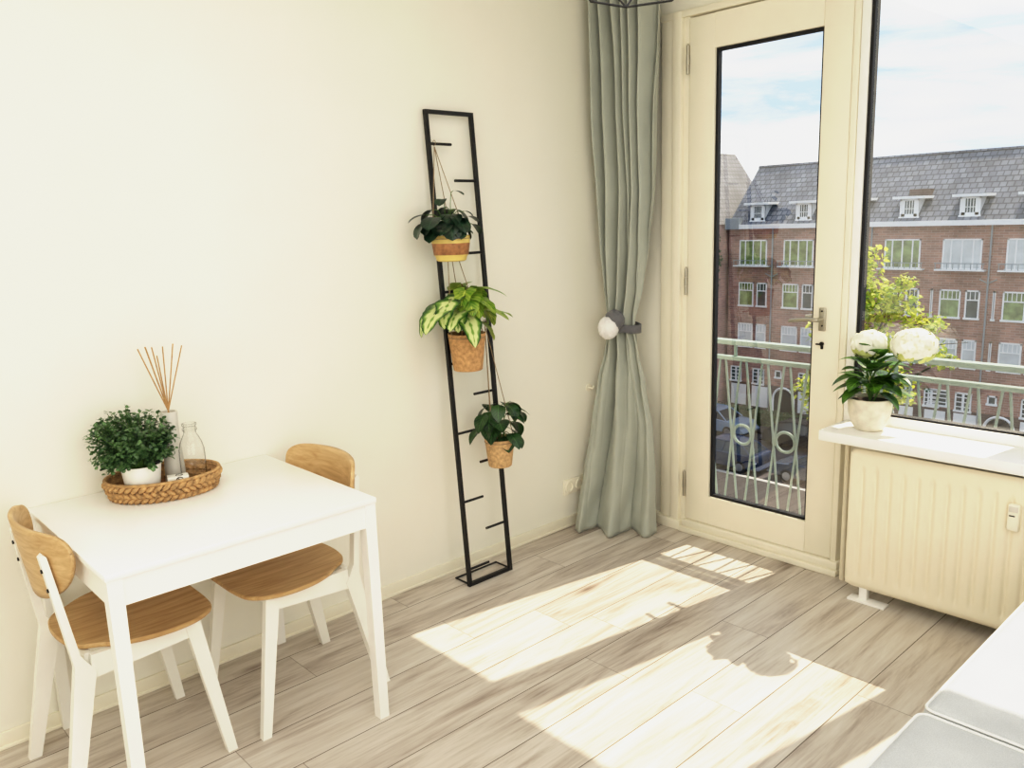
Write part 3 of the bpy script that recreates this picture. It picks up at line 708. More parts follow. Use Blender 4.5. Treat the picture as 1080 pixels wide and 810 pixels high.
# ------------------------------------------------------------------ curtain
cu = empty('curtain', (0.2, -0.16, 0), label='sage green pleated curtain gathered by a tie in the room corner', cat='curtain')
TAB = [(2.66, .046, -.175, .395, -.155), (2.3, .052, -.175, .40, -.155), (2.03, .054, -.17, .392, -.16), (1.69, .062, -.155, .37, -.14), (1.417, .072, -.155, .338, -.14), (1.23, .09, -.155, .304, -.14), (1.06, .106, -.150, .262, -.14),
       (1.03, .108, -.150, .258, -.14), (.90, .098, -.18, .285, -.14), (.765, .080, -.205, .325, -.14), (.53, .072, -.255, .372, -.14), (.29, .062, -.305, .385, -.14), (.14, .052, -.335, .388, -.145), (.006, .056, -.372, .398, -.15)]
def cab(z):
    for a, b in zip(TAB, TAB[1:]):
        if a[0] >= z >= b[0]:
            t = (a[0]-z)/(a[0]-b[0]); t = t*t*(3-2*t)*0.5+t*0.5
            return [a[i]+(b[i]-a[i])*t for i in range(1, 5)]
    return list(TAB[-1][1:])
def curt(u, v, off=0.0):
    z = 2.66-v*(2.66-0.006); ax, ay, bx_, by = cab(z)
    A = Vector((ax, ay, z)); B = Vector((bx_, by, z)); p = A.lerp(B, u); t = (B-A).normalized(); n = Vector((t.y, -t.x, 0))
    up = max(0.0, min(1.0, (z-1.04)/1.5)); dn = max(0.0, min(1.0, (1.04-z)/0.9))
    def rid(x): return 0.55*(abs(math.sin(math.pi*x))**0.7*2-1)-0.6*math.cos(2*math.pi*x)
    w1 = rid(5.6*u+0.35*math.sin(2.0*z+4*u)+0.3*math.sin(9*u)+0.2)
    w2 = rid(4.3*u+0.25*math.sin(1.7*z+3*u)+0.35)
    w3 = rid(2.3*u+0.16*math.sin(1.9*z+2)+0.28)
    if z >= 1.04:
        amp = 0.064*up**0.5*w1+0.024*(1-up*0.75)*w2+0.012*(1-up)*w1
        amp += 0.012*math.exp(-((z-1.04)/0.22)**2)*math.sin(math.pi*u)
    else:
        amp = 0.026*(1-dn*0.75)*w2+0.012*(1-dn)*w1+0.052*dn**0.7*w3+0.03*dn*math.sin(math.pi*u)
        k_ = max(0, 1-z/0.35)
        amp += k_*(0.010*math.sin(17*u+14*z)+0.008*math.sin(31*u-22*z+1))
    edge = min(1, min(u, 1-u)*14)
    p += n*(amp*(0.3+0.7*edge))
    # tug folds fanning from the tie
    p += n*0.007*math.sin(40*u+12*z)*math.exp(-((z-0.9)/0.18)**2)
    p.x = max(p.x, 0.012); p.y = min(p.y, -0.066)
    return p
cl = MB().grid(lambda u, v: curt(u, v), 200, 130)
fb = at(cu, cl, 'curtain_fabric', MT['curtain'], angle=180)
sm = fb.modifiers.new('thick', 'SOLIDIFY'); sm.thickness = 0.002
rl = MB().b2(0.01, 3.3, -0.165, -0.125, 2.655, 2.672, 0.003)
crl = rl.build('curtain_rail', MT['trimw']); tag(crl, 'white curtain rail along the ceiling above the balcony door', 'curtain rail')
# plain plush tie (soft band with a round white pompom)
tie = empty('curtain_tie', (0.18, -0.16, 1.035), label='grey fabric tie with a round white pompom holding the curtain', cat='curtain tie')
TP = []
for i in range(40):
    a = 2*math.pi*i/40; TP.append((0.182+0.100*math.cos(a), -0.150+0.068*math.sin(a)+0.012*math.cos(a), 1.03-0.012*math.cos(a)))
bnd = MB()
V = []; F = []
for (x, y, z) in TP: V += [(x, y, z-0.02), (x*1.0, y, z+0.02)]
for i in range(40): F.append([2*i, 2*((i+1) % 40), 2*((i+1) % 40)+1, 2*i+1])
bnd.add(V, F); bo = at(tie, bnd, 'band', MT['tie'], angle=180); q_ = bo.modifiers.new('thick', 'SOLIDIFY'); q_.thickness = 0.006
PC = Vector((0.186, -0.258, 1.032)); r = random.Random(2)
fd = (Vector((2.796, -3.319, 1.2))-PC).normalized()
pb = MB()
def bumpy(c, rad, seed, sq=1.0, k=0.05):
    def f(u, v):
        a = 2*math.pi*u; b = math.pi*(v-0.5); d = Vector((math.cos(b)*math.cos(a), math.cos(b)*math.sin(a), math.sin(b)))
        return Vector(c)+Vector((d.x*rad[0], d.y*rad[1], d.z*rad[2]))*(1+k*noise.noise(d*9+Vector((seed, 0, 0))))
    return f
pb.grid(bumpy(PC, (0.05, 0.05, 0.056), 3, k=0.12), 40, 24, closed=True)
at(tie, pb, 'pompom', MT['pom'], angle=180)
gb = MB().grid(bumpy(PC+Vector((0.014, 0.03, 0.036)), (0.052, 0.046, 0.048), 9, k=0.15), 36, 22, closed=True)
gg = at(tie, gb, 'pompom', MT['tie'], angle=180); gg['label'] = 'grey pompom behind the white one'

# ------------------------------------------------------------------ wall outlet, hook
so = empty('wall_outlet', (0.0, -0.33, 0.212), label='cream double power socket low on the wall beside the curtain', cat='socket')
at(so, MB().b2(0.0, 0.011, -0.405, -0.255, 0.172, 0.252, 0.004), 'cover_plate', MT['socket'])
for y in (-0.368, -0.292):
    s = MB(); prof = [(0.030, 0.011), (0.029, 0.016), (0.022, 0.016), (0.0195, 0.004), (0, 0.004)]
    V = []; F = []; n = 28
    for (rr_, xx) in prof:
        for j in range(n): a = 2*math.pi*j/n; V.append((xx, y+rr_*math.cos(a), 0.212+rr_*math.sin(a)))
    for i in range(len(prof)-1):
        for j in range(n): F.append([i*n+j, i*n+(j+1) % n, (i+1)*n+(j+1) % n, (i+1)*n+j])
    s.add(V, F); skt = fix_normals(at(so, s, 'socket', MT['socket']))
    at(so, MB().tube([(0.005, y-0.009, 0.212), (0.0065, y-0.009, 0.212)], 0.003, 8).tube([(0.005, y+0.009, 0.212), (0.0065, y+0.009, 0.212)], 0.003, 8), 'socket_holes', MT['ink'])
hk = MB().tube([(0.0, -0.20, 0.704), (0.006, -0.20, 0.704)], 0.02, 14).tube(catmull([(0.004, -0.20, 0.704), (0.03, -0.20, 0.702), (0.036, -0.20, 0.716)], 5), 0.005, 8)
tag(hk.build('wall_hook', MT['socket']), 'small cream hook on the wall left of the curtain', 'hook')

# ------------------------------------------------------------------ radiator
ra = empty('radiator', (1.99, -0.15, 0), label='cream ribbed panel radiator under the window sill', cat='radiator')
X0, X1, Z0, Z1, YF = 1.38, 2.60, 0.056, 0.632, -0.205
def rad_pt(u, v):
    x = X0+(X1-X0)*u; z = Z0+(Z1-Z0)*v
    # rounded corners
    m = min(x-X0, X1-x, z-Z0, Z1-z)
    win = max(0, min(1, (z-Z0-0.045)/0.02))*max(0, min(1, (Z1-0.06-z)/0.02))*max(0, min(1, (x-X0-0.03)/0.012))*max(0, min(1, (X1-0.03-x)/0.012))
    ph = ((x-X0-0.03) % 0.0525)/0.0525
    rib = -0.010*win*math.exp(-((ph-0.5)/0.17)**2)
    y = YF-rib+0.0
    e = max(0, 1-m/0.016); y += 0.016*(1-math.sqrt(max(0, 1-e*e)))
    cr = 0.035; cx = max(X0+cr-x, x-(X1-cr), 0); cz = max(Z0+cr-z, z-(Z1-cr), 0)
    if cx > 0 and cz > 0:
        l = math.hypot(cx, cz)
        if l > cr:
            k = cr/l; x = (X0+cr-cx*k) if x < (X0+X1)/2 else (X1-cr+cx*k); z = (Z0+cr-cz*k) if z < (Z0+Z1)/2 else (Z1-cr+cz*k); y = YF+0.016
    return Vector((x, y, z))
rp = MB().grid(rad_pt, 330, 40)
at(ra, rp, 'front_panel', MT['rad'], angle=60)
at(ra, MB().b2(X0+0.004, X1-0.004, YF+0.012, YF+0.034, Z0+0.006, Z1-0.004, 0.008).b2(X0+0.03, X1-0.03, YF+0.07, YF+0.09, Z0+0.03, Z1-0.02, 0.008).b2(X0+0.06, X1-0.06, YF+0.03, YF+0.075, Z0+0.08, Z1-0.08), 'back_panel', MT['rad'])
at(ra, MB().b2(X0+0.1, X0+0.14, YF+0.085, 0.019, 0.45, 0.55), 'wall_bracket', MT['rad'], smooth=False)
at(ra, MB().b2(1.442, 1.474, YF+0.012, YF+0.04, 0.006, 0.075, 0.002).b2(1.402, 1.552, YF-0.006, YF+0.045, 0.0, 0.01, 0.002), 'floor_bracket', MT['trimw'])
at(ra, MB().tube([(1.302, -0.045, 0.0), (1.302, -0.045, 0.655)], 0.011, 10), 'heating_pipe', MT['rad'])
hm = MB().box((1.976, YF-0.013, 0.497), (0.038, 0.026, 0.098), None, 0.008)
hmo = at(ra, hm, 'heat_meter', MT['socket'])
sc_ = at(ra, MB().b2(1.962, 1.99, YF-0.028, YF-0.025, 0.518, 0.538, 0.001), 'meter_display', MT['greyceramic'])
sc_.parent = hmo; sc_.matrix_parent_inverse = Matrix.Identity(4)
at(ra, MB().b2(1.964, 1.982, YF-0.0275, YF-0.025, 0.502, 0.506), 'meter_mark', MT['ink'], smooth=False)

# ------------------------------------------------------------------ hydrangea on the sill
HP = Vector((1.415, -0.118, 0.699))
hy = empty('potted_hydrangea', HP, label='white hydrangea in a mottled stone pot on the window sill', cat='plant')
MB().lathe([(0, 0), (0.044, 0), (0.052, 0.004), (0.068, 0.03), (0.079, 0.07), (0.083, 0.118), (0.083, 0.128), (0.079, 0.13), (0.075, 0.115), (0, 0.112)], n=40).build('pot', MT['stonepot'], hy)
MB().disc((0, 0, 0.116), 0.076).build('soil', MT['soil'], hy)
st = MB(); fo = MB(); r = random.Random(9)
heads = [(Vector((-0.012, -0.01, 0.342)), 0.068), (Vector((0.150, 0.012, 0.345)), 0.084)]
for i, (c, rad) in enumerate(heads):
    st.tube(catmull([(0.01*i, 0, 0.11), c*0.5+Vector((-0.01, 0, 0.06)), c], 6), 0.004, 7)
    fl = MB(); k = 170
    core = fl.ellipsoid(c, (rad*0.8, rad*0.8, rad*0.62), 14, 10, mi=0)
    for q in range(k):
        z = 1-2*(q+0.5)/k; th = q*2.39996; s = math.sqrt(1-z*z); d = Vector((s*math.cos(th), s*math.sin(th), z))
        if z < -0.75: continue
        d = (d+Vector((r.gauss(0, .08), r.gauss(0, .08), r.gauss(0, .08)))).normalized()
        p = c+Vector((d.x*rad, d.y*rad, d.z*rad*0.8))*r.uniform(0.9, 1.04)
        a = d.cross(Vector((0.2, 0.3, 1))).normalized(); b = d.cross(a); ro = r.uniform(0, 1.5)
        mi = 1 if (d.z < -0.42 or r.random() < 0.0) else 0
        for m_ in range(4):
            an = ro+m_*math.pi/2; dd = a*math.cos(an)+b*math.sin(an)+d*0.25
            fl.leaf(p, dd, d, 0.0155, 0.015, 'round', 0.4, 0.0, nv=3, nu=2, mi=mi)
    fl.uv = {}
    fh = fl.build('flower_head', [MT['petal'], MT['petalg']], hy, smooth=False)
for th, z, L, W, el in [(-160, .15, .12, .07, .1), (-140, .18, .13, .075, .25), (175, .17, .12, .07, .35), (-120, .14, .11, .07, .0), (-100, .17, .13, .075, .35), (-80, .2, .12, .065, .6), (-60, .16, .13, .07, .3), (-40, .2, .13, .085, .8), (-20, .15, .13, .075, .2), (0, .18, .14, .08, .35), (15, .14, .14, .07, .05),
                         (30, .21, .13, .075, .6), (60, .18, .12, .07, .4), (120, .2, .12, .07, .5), (150, .15, .12, .07, .2), (-70, .15, .11, .08, .55), (-30, .16, .12, .08, .65), (-10, .22, .12, .07, .9), (-110, .22, .11, .06, .8), (-170, .22, .11, .06, .7), (80, .15, .12, .07, .1), (-50, .24, .12, .07, 1.0), (5, .13, .11, .06, -.15), (-150, .13, .10, .06, -.1), (-90, .25, .11, .06, 1.1), (-35, .17, .10, .06, .4), (-125, .2, .10, .06, .5), (-25, .14, .12, .08, .9)]:
    t = R(th+r.uniform(-8, 8)); d = Vector((math.cos(t)*math.cos(el), math.sin(t)*math.cos(el), math.sin(el)))
    z += 0.025; L *= 0.95; W *= 1.12; b = Vector((math.cos(t)*0.015, math.sin(t)*0.015, z)); st.tube([(0, 0, z-0.04), b, b+d*0.025], 0.002, 5)
    ll = fo.leaf(b+d*0.02, d, (0, 0, 1), L, W, 'ovate', r.uniform(0.5, 1.2), 0.2, nv=9, nu=4)
fo.build('foliage', MT['hydleaf'], hy); st.build('stems', MT['stem'], hy)

# ------------------------------------------------------------------ sofa
sf = empty('sofa', (2.56, -1.5, 0), label='pale grey upholstered sofa in the bottom right corner of the photo', cat='sofa')
SX0, SX1 = 2.158, 2.98
def cushion(y0, y1, z0, z1, name='seat_cushion'):
    b = MB().b2(SX0, SX1, y0, y1, z0, z1, 0.028, seg=4)
    o = at(sf, b, name, MT['sofa'])
    loop = []
    rr_ = 0.03
    for (cx, cy, a0) in ((SX1-rr_, y1-rr_, 0), (SX0+rr_, y1-rr_, 90), (SX0+rr_, y0+rr_, 180), (SX1-rr_, y0+rr_, 270)):
        for k in range(6):
            a = R(a0+18*k); loop.append((cx+(rr_-0.006)*math.cos(a), cy+(rr_-0.006)*math.sin(a), z1-0.007))
    p = MB().tube(loop, 0.0035, 6, closed=True)
    pp = p.build('piping', MT['sofaw'], o)
cushion(-1.492, -0.36, 0.29, 0.44); cushion(-2.62, -1.498, 0.29, 0.44)
at(sf, MB().b2(SX0+0.006, SX1, -2.61, -0.37, 0.10, 0.29, 0.012), 'base', MT['sofa'])
for x in (SX0+0.08, SX1-0.08):
    for y in (-2.5, -0.5): at(sf, MB().tube([(x, y, 0), (x, y, 0.105)], [0.016, 0.022], 12), 'leg', MT['oak'])

# ------------------------------------------------------------------ pendant lamp
pl = empty('pendant_lamp', (1.936, -2.235, 1.894), label='black wire cage pendant lamp cut by the top of the photo', cat='lamp')
wr = MB(); rr_ = 0.0019
def hexr(rad, z, ph=0.0, n=6): return [Vector((rad*math.cos(ph+2*math.pi*i/n), rad*math.sin(ph+2*math.pi*i/n), z)) for i in range(n)]
PH = R(22)
A = hexr(0.075, 0.0, PH); B = hexr(0.125, 0.08, PH+math.pi/6); C_ = hexr(0.028, 0.23, PH)
for i in range(6):
    j = (i+1) % 6
    for a, b in ((A[i], A[j]), (A[i], B[i]), (A[j], B[i]), (B[i], B[j]), (B[i], C_[i]), (B[i], C_[j]), (C_[i], C_[j])): wr.tube([a, b], rr_, 6)
wr.build('wire_cage', MT['black'], pl)
MB().tube([(0, 0, 0.22), (0, 0, RZ-1.894)], 0.003, 6).tube([(0, 0, 0.17), (0, 0, 0.245)], 0.015, 14).build('cord_and_socket', MT['black'], pl)
MB().ellipsoid((0, 0, 0.145), (0.025, 0.025, 0.036), 16, 10).build('bulb', MT['bulb'], pl)
MB().tube([(0, 0, RZ-1.894-0.03), (0, 0, RZ-1.894)], [0.035, 0.05], 20).build('ceiling_cap', MT['black'], pl)

# ================================================================== OUTSIDE
GZ = -10.9
struct(MB().b2(-70, 60, 0.08, 90, GZ-0.3, GZ).build('ground', MT['asphalt'], smooth=False))
struct(MB().b2(-60, 40, 38.2, 42.0, GZ, GZ+0.14).build('sidewalk', MT['paving'], smooth=False))
struct(MB().b2(-60, 40, 24.0, 30.2, GZ, GZ+0.14).build('sidewalk', MT['paving'], smooth=False))
struct(MB().b2(-60, 40, 30.2, 30.45, GZ, GZ+0.16).build('curb', MT['concrete'], smooth=False))

# balcony railing (french balcony along door and window)
rg = empty('balcony_railing', (1.6, 0.25, -0.05), label='pale green iron balcony railing with crossed bars and rings outside the door', cat='railing')
XA, XB = 0.28, 3.3
at(rg, MB().b2(XA, XB, 0.224, 0.276, 0.920, 0.944, 0.006), 'handrail', MT['railing'])
at(rg, MB().b2(XA, XB, 0.231, 0.269, 0.842, 0.862, 0.004), 'lower_rail', MT['railing'])
at(rg, MB().b2(XA, XB, 0.236, 0.264, -0.02, 0.0, 0.002), 'bottom_rail', MT['railing'])
ax0, pit = 0.507, 0.1165
k = 0
for i in range(-1, 24):
    x = ax0+pit*i
    if x+pit > XB: break
    for s in (-1, 1):
        xe = x+s*(pit-0.012)
        if xe < XA: continue
        yy = 0.246 if s < 0 else 0.254
        at(rg, MB().tube([(x+s*0.012, yy, 0.845), (xe, yy, -0.01)], 0.0058, 6), 'bar', MT['railing'])
    if i % 2 == 1:
        xc = x+0.002
        at(rg, MB().tube([(xc+0.049*math.cos(2*math.pi*q/28), 0.25, 0.468+0.049*math.sin(2*math.pi*q/28)) for q in range(28)], 0.0075, 8, closed=True), 'ring', MT['railing'])
for x in (0.577, 1.36, 2.2, 3.0):
    at(rg, MB().tube([(x, 0.25, 0.86), (x, 0.25, 0.92)], 0.009, 8), 'spacer', MT['railing'])
for x in (0.30, 3.28):
    at(rg, MB().b2(x-0.012, x+0.012, 0.06, 0.25, 0.846, 0.858).b2(x-0.012, x+0.012, 0.238, 0.262, -0.05, 0.92), 'post', MT['railing'], smooth=False)
slab = MB().b2(0.2, 3.4, 0.06, 0.31, -0.16, -0.05, 0.004).build('balcony_slab', MT['concrete']); slab['kind'] = 'structure'

# apartment block opposite
FY = 42.0
ab = empty('apartment_building', (-14, FY, GZ), label='long brown brick apartment block with slate roof and white windows across the street', cat='building')
BX0, BX1 = -26.0, 6.0
at(ab, MB().b2(BX0, BX1, FY, FY+9, GZ, 0.62), 'wall', MT['brick'], smooth=False)
at(ab, MB().b2(BX0, BX1, FY-0.06, FY, GZ, -8.85), 'plinth', MT['brickd'], smooth=False)
rf = MB(); RYD, RZT = 3.3, 4.36
V = [(BX0, FY-0.15, 0.86), (BX1, FY-0.15, 0.86), (BX1, FY+RYD, RZT), (BX0, FY+RYD, RZT), (BX1, FY+9, 0.86), (BX0, FY+9, 0.86)]
rf.add(V, [[0, 1, 2, 3], [3, 2, 4, 5], [1, 4, 2], [0, 3, 5]]); at(ab, rf, 'roof', MT['tile'], smooth=False)
at(ab, MB().b2(BX0-0.05, BX1, FY-0.32, FY+0.05, 0.60, 0.86), 'gutter', MT['joinery'], smooth=False)
at(ab, MB().b2(BX0-0.1, BX0+0.85, FY-0.36, FY+0.1, 0.58, 1.25), 'gutter_box', MT['lead'], smooth=False)
at(ab, MB().tube([(BX0, FY+RYD, RZT), (BX1, FY+RYD, RZT)], 0.1, 6), 'ridge', MT['tile'])
rr = random.Random(4)
def win(x0, x1, z0, z1, kind, panes, y=FY):
    """frame and glazing bars as one part, its pane as a sub-part"""
    f = MB(); t = 0.075
    f.b2(x0, x1, y-0.05, y+0.02, z1-t, z1).b2(x0-0.04, x1+0.04, y-0.08, y+0.02, z0-0.03, z0+t).b2(x0, x0+t, y-0.05, y+0.02, z0, z1).b2(x1-t, x1, y-0.05, y+0.02, z0, z1)
    W, H = x1-x0, z1-z0
    if kind == 'triple':
        for q in (0.22, 0.5, 0.78): f.b2(x0+W*q-0.035, x0+W*q+0.035, y-0.04, y+0.02, z0, z1)
        f.b2(x0-0.25, x1+0.25, y-0.35, y-0.02, z0-0.06, z0+0.02)
    elif kind == 'sash':
        f.b2(x0, x1, y-0.04, y+0.02, z1-H*0.36, z1-H*0.36+0.06)
        n = 4 if W > 0.8 else 2
        for q in range(1, n+1): xx = x0+W*q/(n+1); f.b2(xx-0.018, xx+0.018, y-0.035, y+0.02, z1-H*0.36, z1)
    elif kind == 'multi':
        f.b2((x0+x1)/2-0.06, (x0+x1)/2+0.06, y-0.04, y+0.02, z0, z1)
        for q in (0.25, 0.5, 0.75): f.b2(x0, x1, y-0.035, y+0.02, z0+H*q-0.025, z0+H*q+0.025)
    elif kind == 'dormer':
        for q in (0.36, 0.5, 0.64): f.b2(x0+W*q-0.018, x0+W*q+0.018, y-0.035, y+0.02, z0, z1)
        f.b2(x0, x1, y-0.035, y+0.02, (z0+z1)/2-0.018, (z0+z1)/2+0.018); f.b2(x0, x0+W*.26, y-.04, y+.02, z0, z1); f.b2(x1-W*.26, x1, y-.04, y+.02, z0, z1); f.b2(x0, x1, y-.04, y+.02, z0, z0+H*.22)
    fo_ = at(ab, f, 'window', MT['joinery'], smooth=False)
    g = MB().b2(x0+0.03, x1-0.03, y-0.015, y+0.0, z0+0.03, z1-0.03).build('pane', MT[panes], fo_, smooth=False)
    return fo_
for kx in range(0, 10):
    x = -25.25+2.945*kx
    if x > 3: break
    lt = rr.choice(['paneg', 'paneg', 'panew']) if kx < 3 else rr.choice(['panew', 'panew', 'paneg'])
    t_ = win(x, x+1.86, -1.6, -0.06, 'triple', lt)
    b = MB()
    for q in range(9): b.tube([(x-0.2+q*0.28, FY-0.33, -1.6), (x-0.2+q*0.28, FY-0.33, -1.28)], 0.02, 4)
    b.b2(x-0.25, x+2.1, FY-0.36, FY-0.31, -1.3, -1.26)
    br_ = b.build('flower_rail', MT['lead'], t_, smooth=False)
    for (z0, z1) in ((-4.08, -2.62), (-6.62, -5.14)):
        win(x+0.0, x+1.02, z0, z1, 'sash', 'paneg' if z0 > -5 else 'panew')
        win(x+1.24, x+1.92, z0, z1, 'sash', 'pane' if z0 > -5 else 'panew')
        if kx >= 3: win(x+2.5, x+2.62, z0, z1, 'plain', 'panew')
    if kx % 2 == 0:
        win(x-0.45, x+0.32, -8.85, -7.9, 'multi', 'pane'); win(x+1.1, x+1.9, -8.9, -7.9, 'multi', 'pane'); win(x+2.62, x+3.06, -8.36, -7.88, 'plain', 'pane')
        at(ab, MB().b2(x-0.35, x+0.7, FY-0.08, FY, GZ+0.6, -9.0).b2(x+1.1, x+2.2, FY-0.08, FY, GZ+0.6, -9.0), 'garage_panel', MT['joinery'], smooth=False)
        # arched passage
        aw = MB(); pts = [(x+2.62, -10.9), (x+3.9, -10.9), (x+3.9, -9.6)]+[(x+3.26+0.64*math.cos(a), -9.6+0.64*math.sin(a)) for a in [math.pi*q/12 for q in range(1, 12)]]+[(x+2.62, -9.6)]
        aw.prism(pts, FY-0.09, FY, lambda p, q, t: Vector((p, t, q))); fix_normals(at(ab, aw, 'arched_door', MT['ink'], smooth=False))
        ar = MB().tube([(x+2.58, FY-0.1, -10.9), (x+2.58, FY-0.1, -9.6)]+[(x+3.26-0.68*math.cos(a), FY-0.1, -9.6+0.68*math.sin(a)) for a in [math.pi*q/12 for q in range(1, 12)]]+[(x+3.94, FY-0.1, -9.6), (x+3.94, FY-0.1, -10.9)], 0.07, 4)
        at(ab, ar, 'door_arch', MT['joinery'], smooth=False)
    else:
        win(x+1.2, x+1.9, -8.85, -7.85, 'multi', 'pane'); win(x+2.7, x+3.7, -8.75, -7.86, 'multi', 'pane')
        at(ab, MB().b2(x+1.25, x+2.0, FY-0.08, FY, GZ+0.6, -9.0), 'garage_panel', MT['joinery'], smooth=False)
    if kx % 2 == 0:
        at(ab, MB().tube([(x+2.3-0.05, FY-0.1, 0.6), (x+2.3-0.05, FY-0.1, GZ)], 0.045, 6).tube([(x+1.85, FY-0.1, -2.05), (x+2.25, FY-0.1, -2.25), (x+2.65, FY-0.1, -2.05)], 0.03, 5), 'downpipe', MT['lead'])
    # dormer
    dx = x+1.12-0.49
    yd = FY+0.12
    d = MB().b2(dx+0.06, dx+0.94, yd-0.02, yd+1.6, 0.98, 2.0)
    dm = at(ab, d, 'dormer', MT['joinery'], smooth=False)
    rfm = MB().b2(dx-0.3, dx+1.32, yd-0.32, yd+1.8, 2.0, 2.14).build('dormer_roof', MT['joinery'], dm, smooth=False)
    w_ = win(dx+0.02, dx+0.98, 1.02, 1.98, 'dormer', 'pane', y=yd-0.03)
ch_ = MB().b2(-15.7, -14.6, FY+1.0, FY+1.8, 2.1, 2.5); at(ab, ch_, 'chimney', MT['brickd'], smooth=False)

# wing at the left, running towards the viewer
wg = empty('corner_building', (-29, 38, GZ), label='rose brick corner building at the left end of the long block', cat='building')
WX = -26.3
at(wg, MB().b2(WX-8, WX, 24, FY+6, GZ, 0.9), 'wall', MT['bricks'], smooth=False)
g = MB(); g.add([(WX+0.1, 24, 0.9), (WX+0.1, FY+6, 0.9), (WX-3.2, FY+6, 5.5), (WX-3.2, 24, 5.5), (WX-8, 24, 0.9), (WX-8, FY+6, 0.9)], [[0, 1, 2, 3], [3, 2, 5, 4], [0, 3, 4], [1, 5, 2]])
at(wg, g, 'roof', MT['tiles'], smooth=False)
iv = MB(); r = random.Random(8)
for i in range(900):
    y = 40.2+r.gauss(0, 0.42); z = -1.2+r.gauss(0, 0.85)
    iv.leaf((WX+r.uniform(0.06, 0.26), y, z), (r.uniform(-.2, .6), r.gauss(0, 1), r.gauss(-.5, 1)), (1, 0, 0), 0.2, 0.18, 'round', 0.2, 0, nv=2, nu=2)
iv.uv = {}
tag(iv.build('ivy', MT['ivy'], smooth=False), 'dark green ivy climbing the rose brick corner wall', 'ivy')

# hedge and trees
hd = MB(); r = random.Random(12)
hd.b2(-25.7, -18.6, 39.4, 40.2, GZ+0.14, GZ+0.9)
for i in range(1600):
    s = r.choice([0, 1, 2]); p = Vector((r.uniform(-25.7, -18.6), r.uniform(39.35, 40.25), GZ+r.uniform(0.14, 0.95)))
    if s == 0: p.y = 39.38
    elif s == 1: p.z = GZ+0.92
    hd.leaf(p, (r.gauss(0, 1), r.gauss(0, 1)-.5, r.gauss(0.3, 1)), (0, 0, 1), 0.17, 0.13, 'round', 0.2, 0, nv=2, nu=2)
hd.uv = {}
tag(hd.build('hedge', MT['hedge'], smooth=False), 'low clipped hedge in front of the brick block', 'hedge')

def tree(base, blobs, label, trunk_r, name, leaf, n, seed, group=None):
    t = empty(name, base, label=label, cat='tree', group=group); r = random.Random(seed); B = Vector(base)
    tk = MB(); lf = MB()
    top = Vector(blobs[0][0])-B
    fork = top*0.55
    tk.tube(catmull([(0, 0, -0.05), fork*0.5+Vector((0.1, 0, 0)), fork, top], 6), [trunk_r*(1-0.045*i) for i in range(19)], 9)
    tot = sum(b[1][0]*b[1][1]*b[1][2] for b in blobs)**1.0
    for (c, rad) in blobs:
        c = Vector(c)-B
        tk.tube(catmull([fork*0.92, (fork+c)*0.5+Vector((0, 0, 0.15)), c, c+Vector((rad[0]*0.6, 0, 0.1))], 5), [0.055*(1-0.05*i) for i in range(16)], 6)
        m = max(40, int(n*(rad[0]*rad[1]*rad[2])**0.66/sum((b[1][0]*b[1][1]*b[1][2])**0.66 for b in blobs)))
        for q in range(7):
            e = c+Vector((r.gauss(0, rad[0]*.55), r.gauss(0, rad[1]*.5), r.gauss(0, rad[2]*.55))); tk.tube([c, (c+e)*0.5+Vector((0, 0, .05)), e], [0.022, 0.016, 0.008], 5)
        for q in range(m):
            d = Vector((r.gauss(0, 1), r.gauss(0, 1), r.gauss(0, 1))).normalized(); k = r.uniform(0.1, 1)**0.5*1.05
            p = c+Vector((d.x*rad[0], d.y*rad[1], d.z*rad[2]))*k
            L = r.uniform(0.14, 0.26)
            lf.leaf(p, (r.gauss(0, 1), r.gauss(0, 1), r.gauss(-0.2, .6)), (r.gauss(0, .5), r.gauss(0, .5), 1), L, L*0.6, 'ovate', 0.3, 0.05, nv=3, nu=2, mi=r.choice([0, 0, 1]))
    lf.uv = {}
    tk.build('trunk', MT['bark'], t); lf.build('foliage', leaf, t, smooth=False)
    return t
tree((-9.9, 24, GZ), [((-9.6, 24, -1.4), (1.0, 1.2, 1.3)), ((-9.5, 24, 0.0), (0.75, 0.8, 0.5)), ((-8.5, 24, -1.5), (0.95, 1.0, 0.65)), ((-7.5, 24.2, -2.1), (0.65, 0.8, 0.35)), ((-9.3, 23.8, -2.9), (1.3, 1.2, 0.75)),
                      ((-7.6, 24, -2.9), (0.95, 0.9, 0.4)), ((-6.75, 24, -3.2), (0.35, 0.5, 0.2)), ((-10.7, 24.2, -2.3), (0.6, 0.8, 0.9)), ((-8.9, 24, -4.2), (1.5, 1.2, 0.8)), ((-11.2, 24.2, -4.6), (0.55, 0.7, 0.5)), ((-10.2, 24, -5.3), (1.0, 1.0, 0.7)), ((-8.1, 24.0, -0.75), (0.35, 0.5, 0.25))],
     'yellow green leafy street tree seen through the window', 0.19, 'street_tree', [MT['treeleaf'], MT['treeleaf2']], 5200, 31)

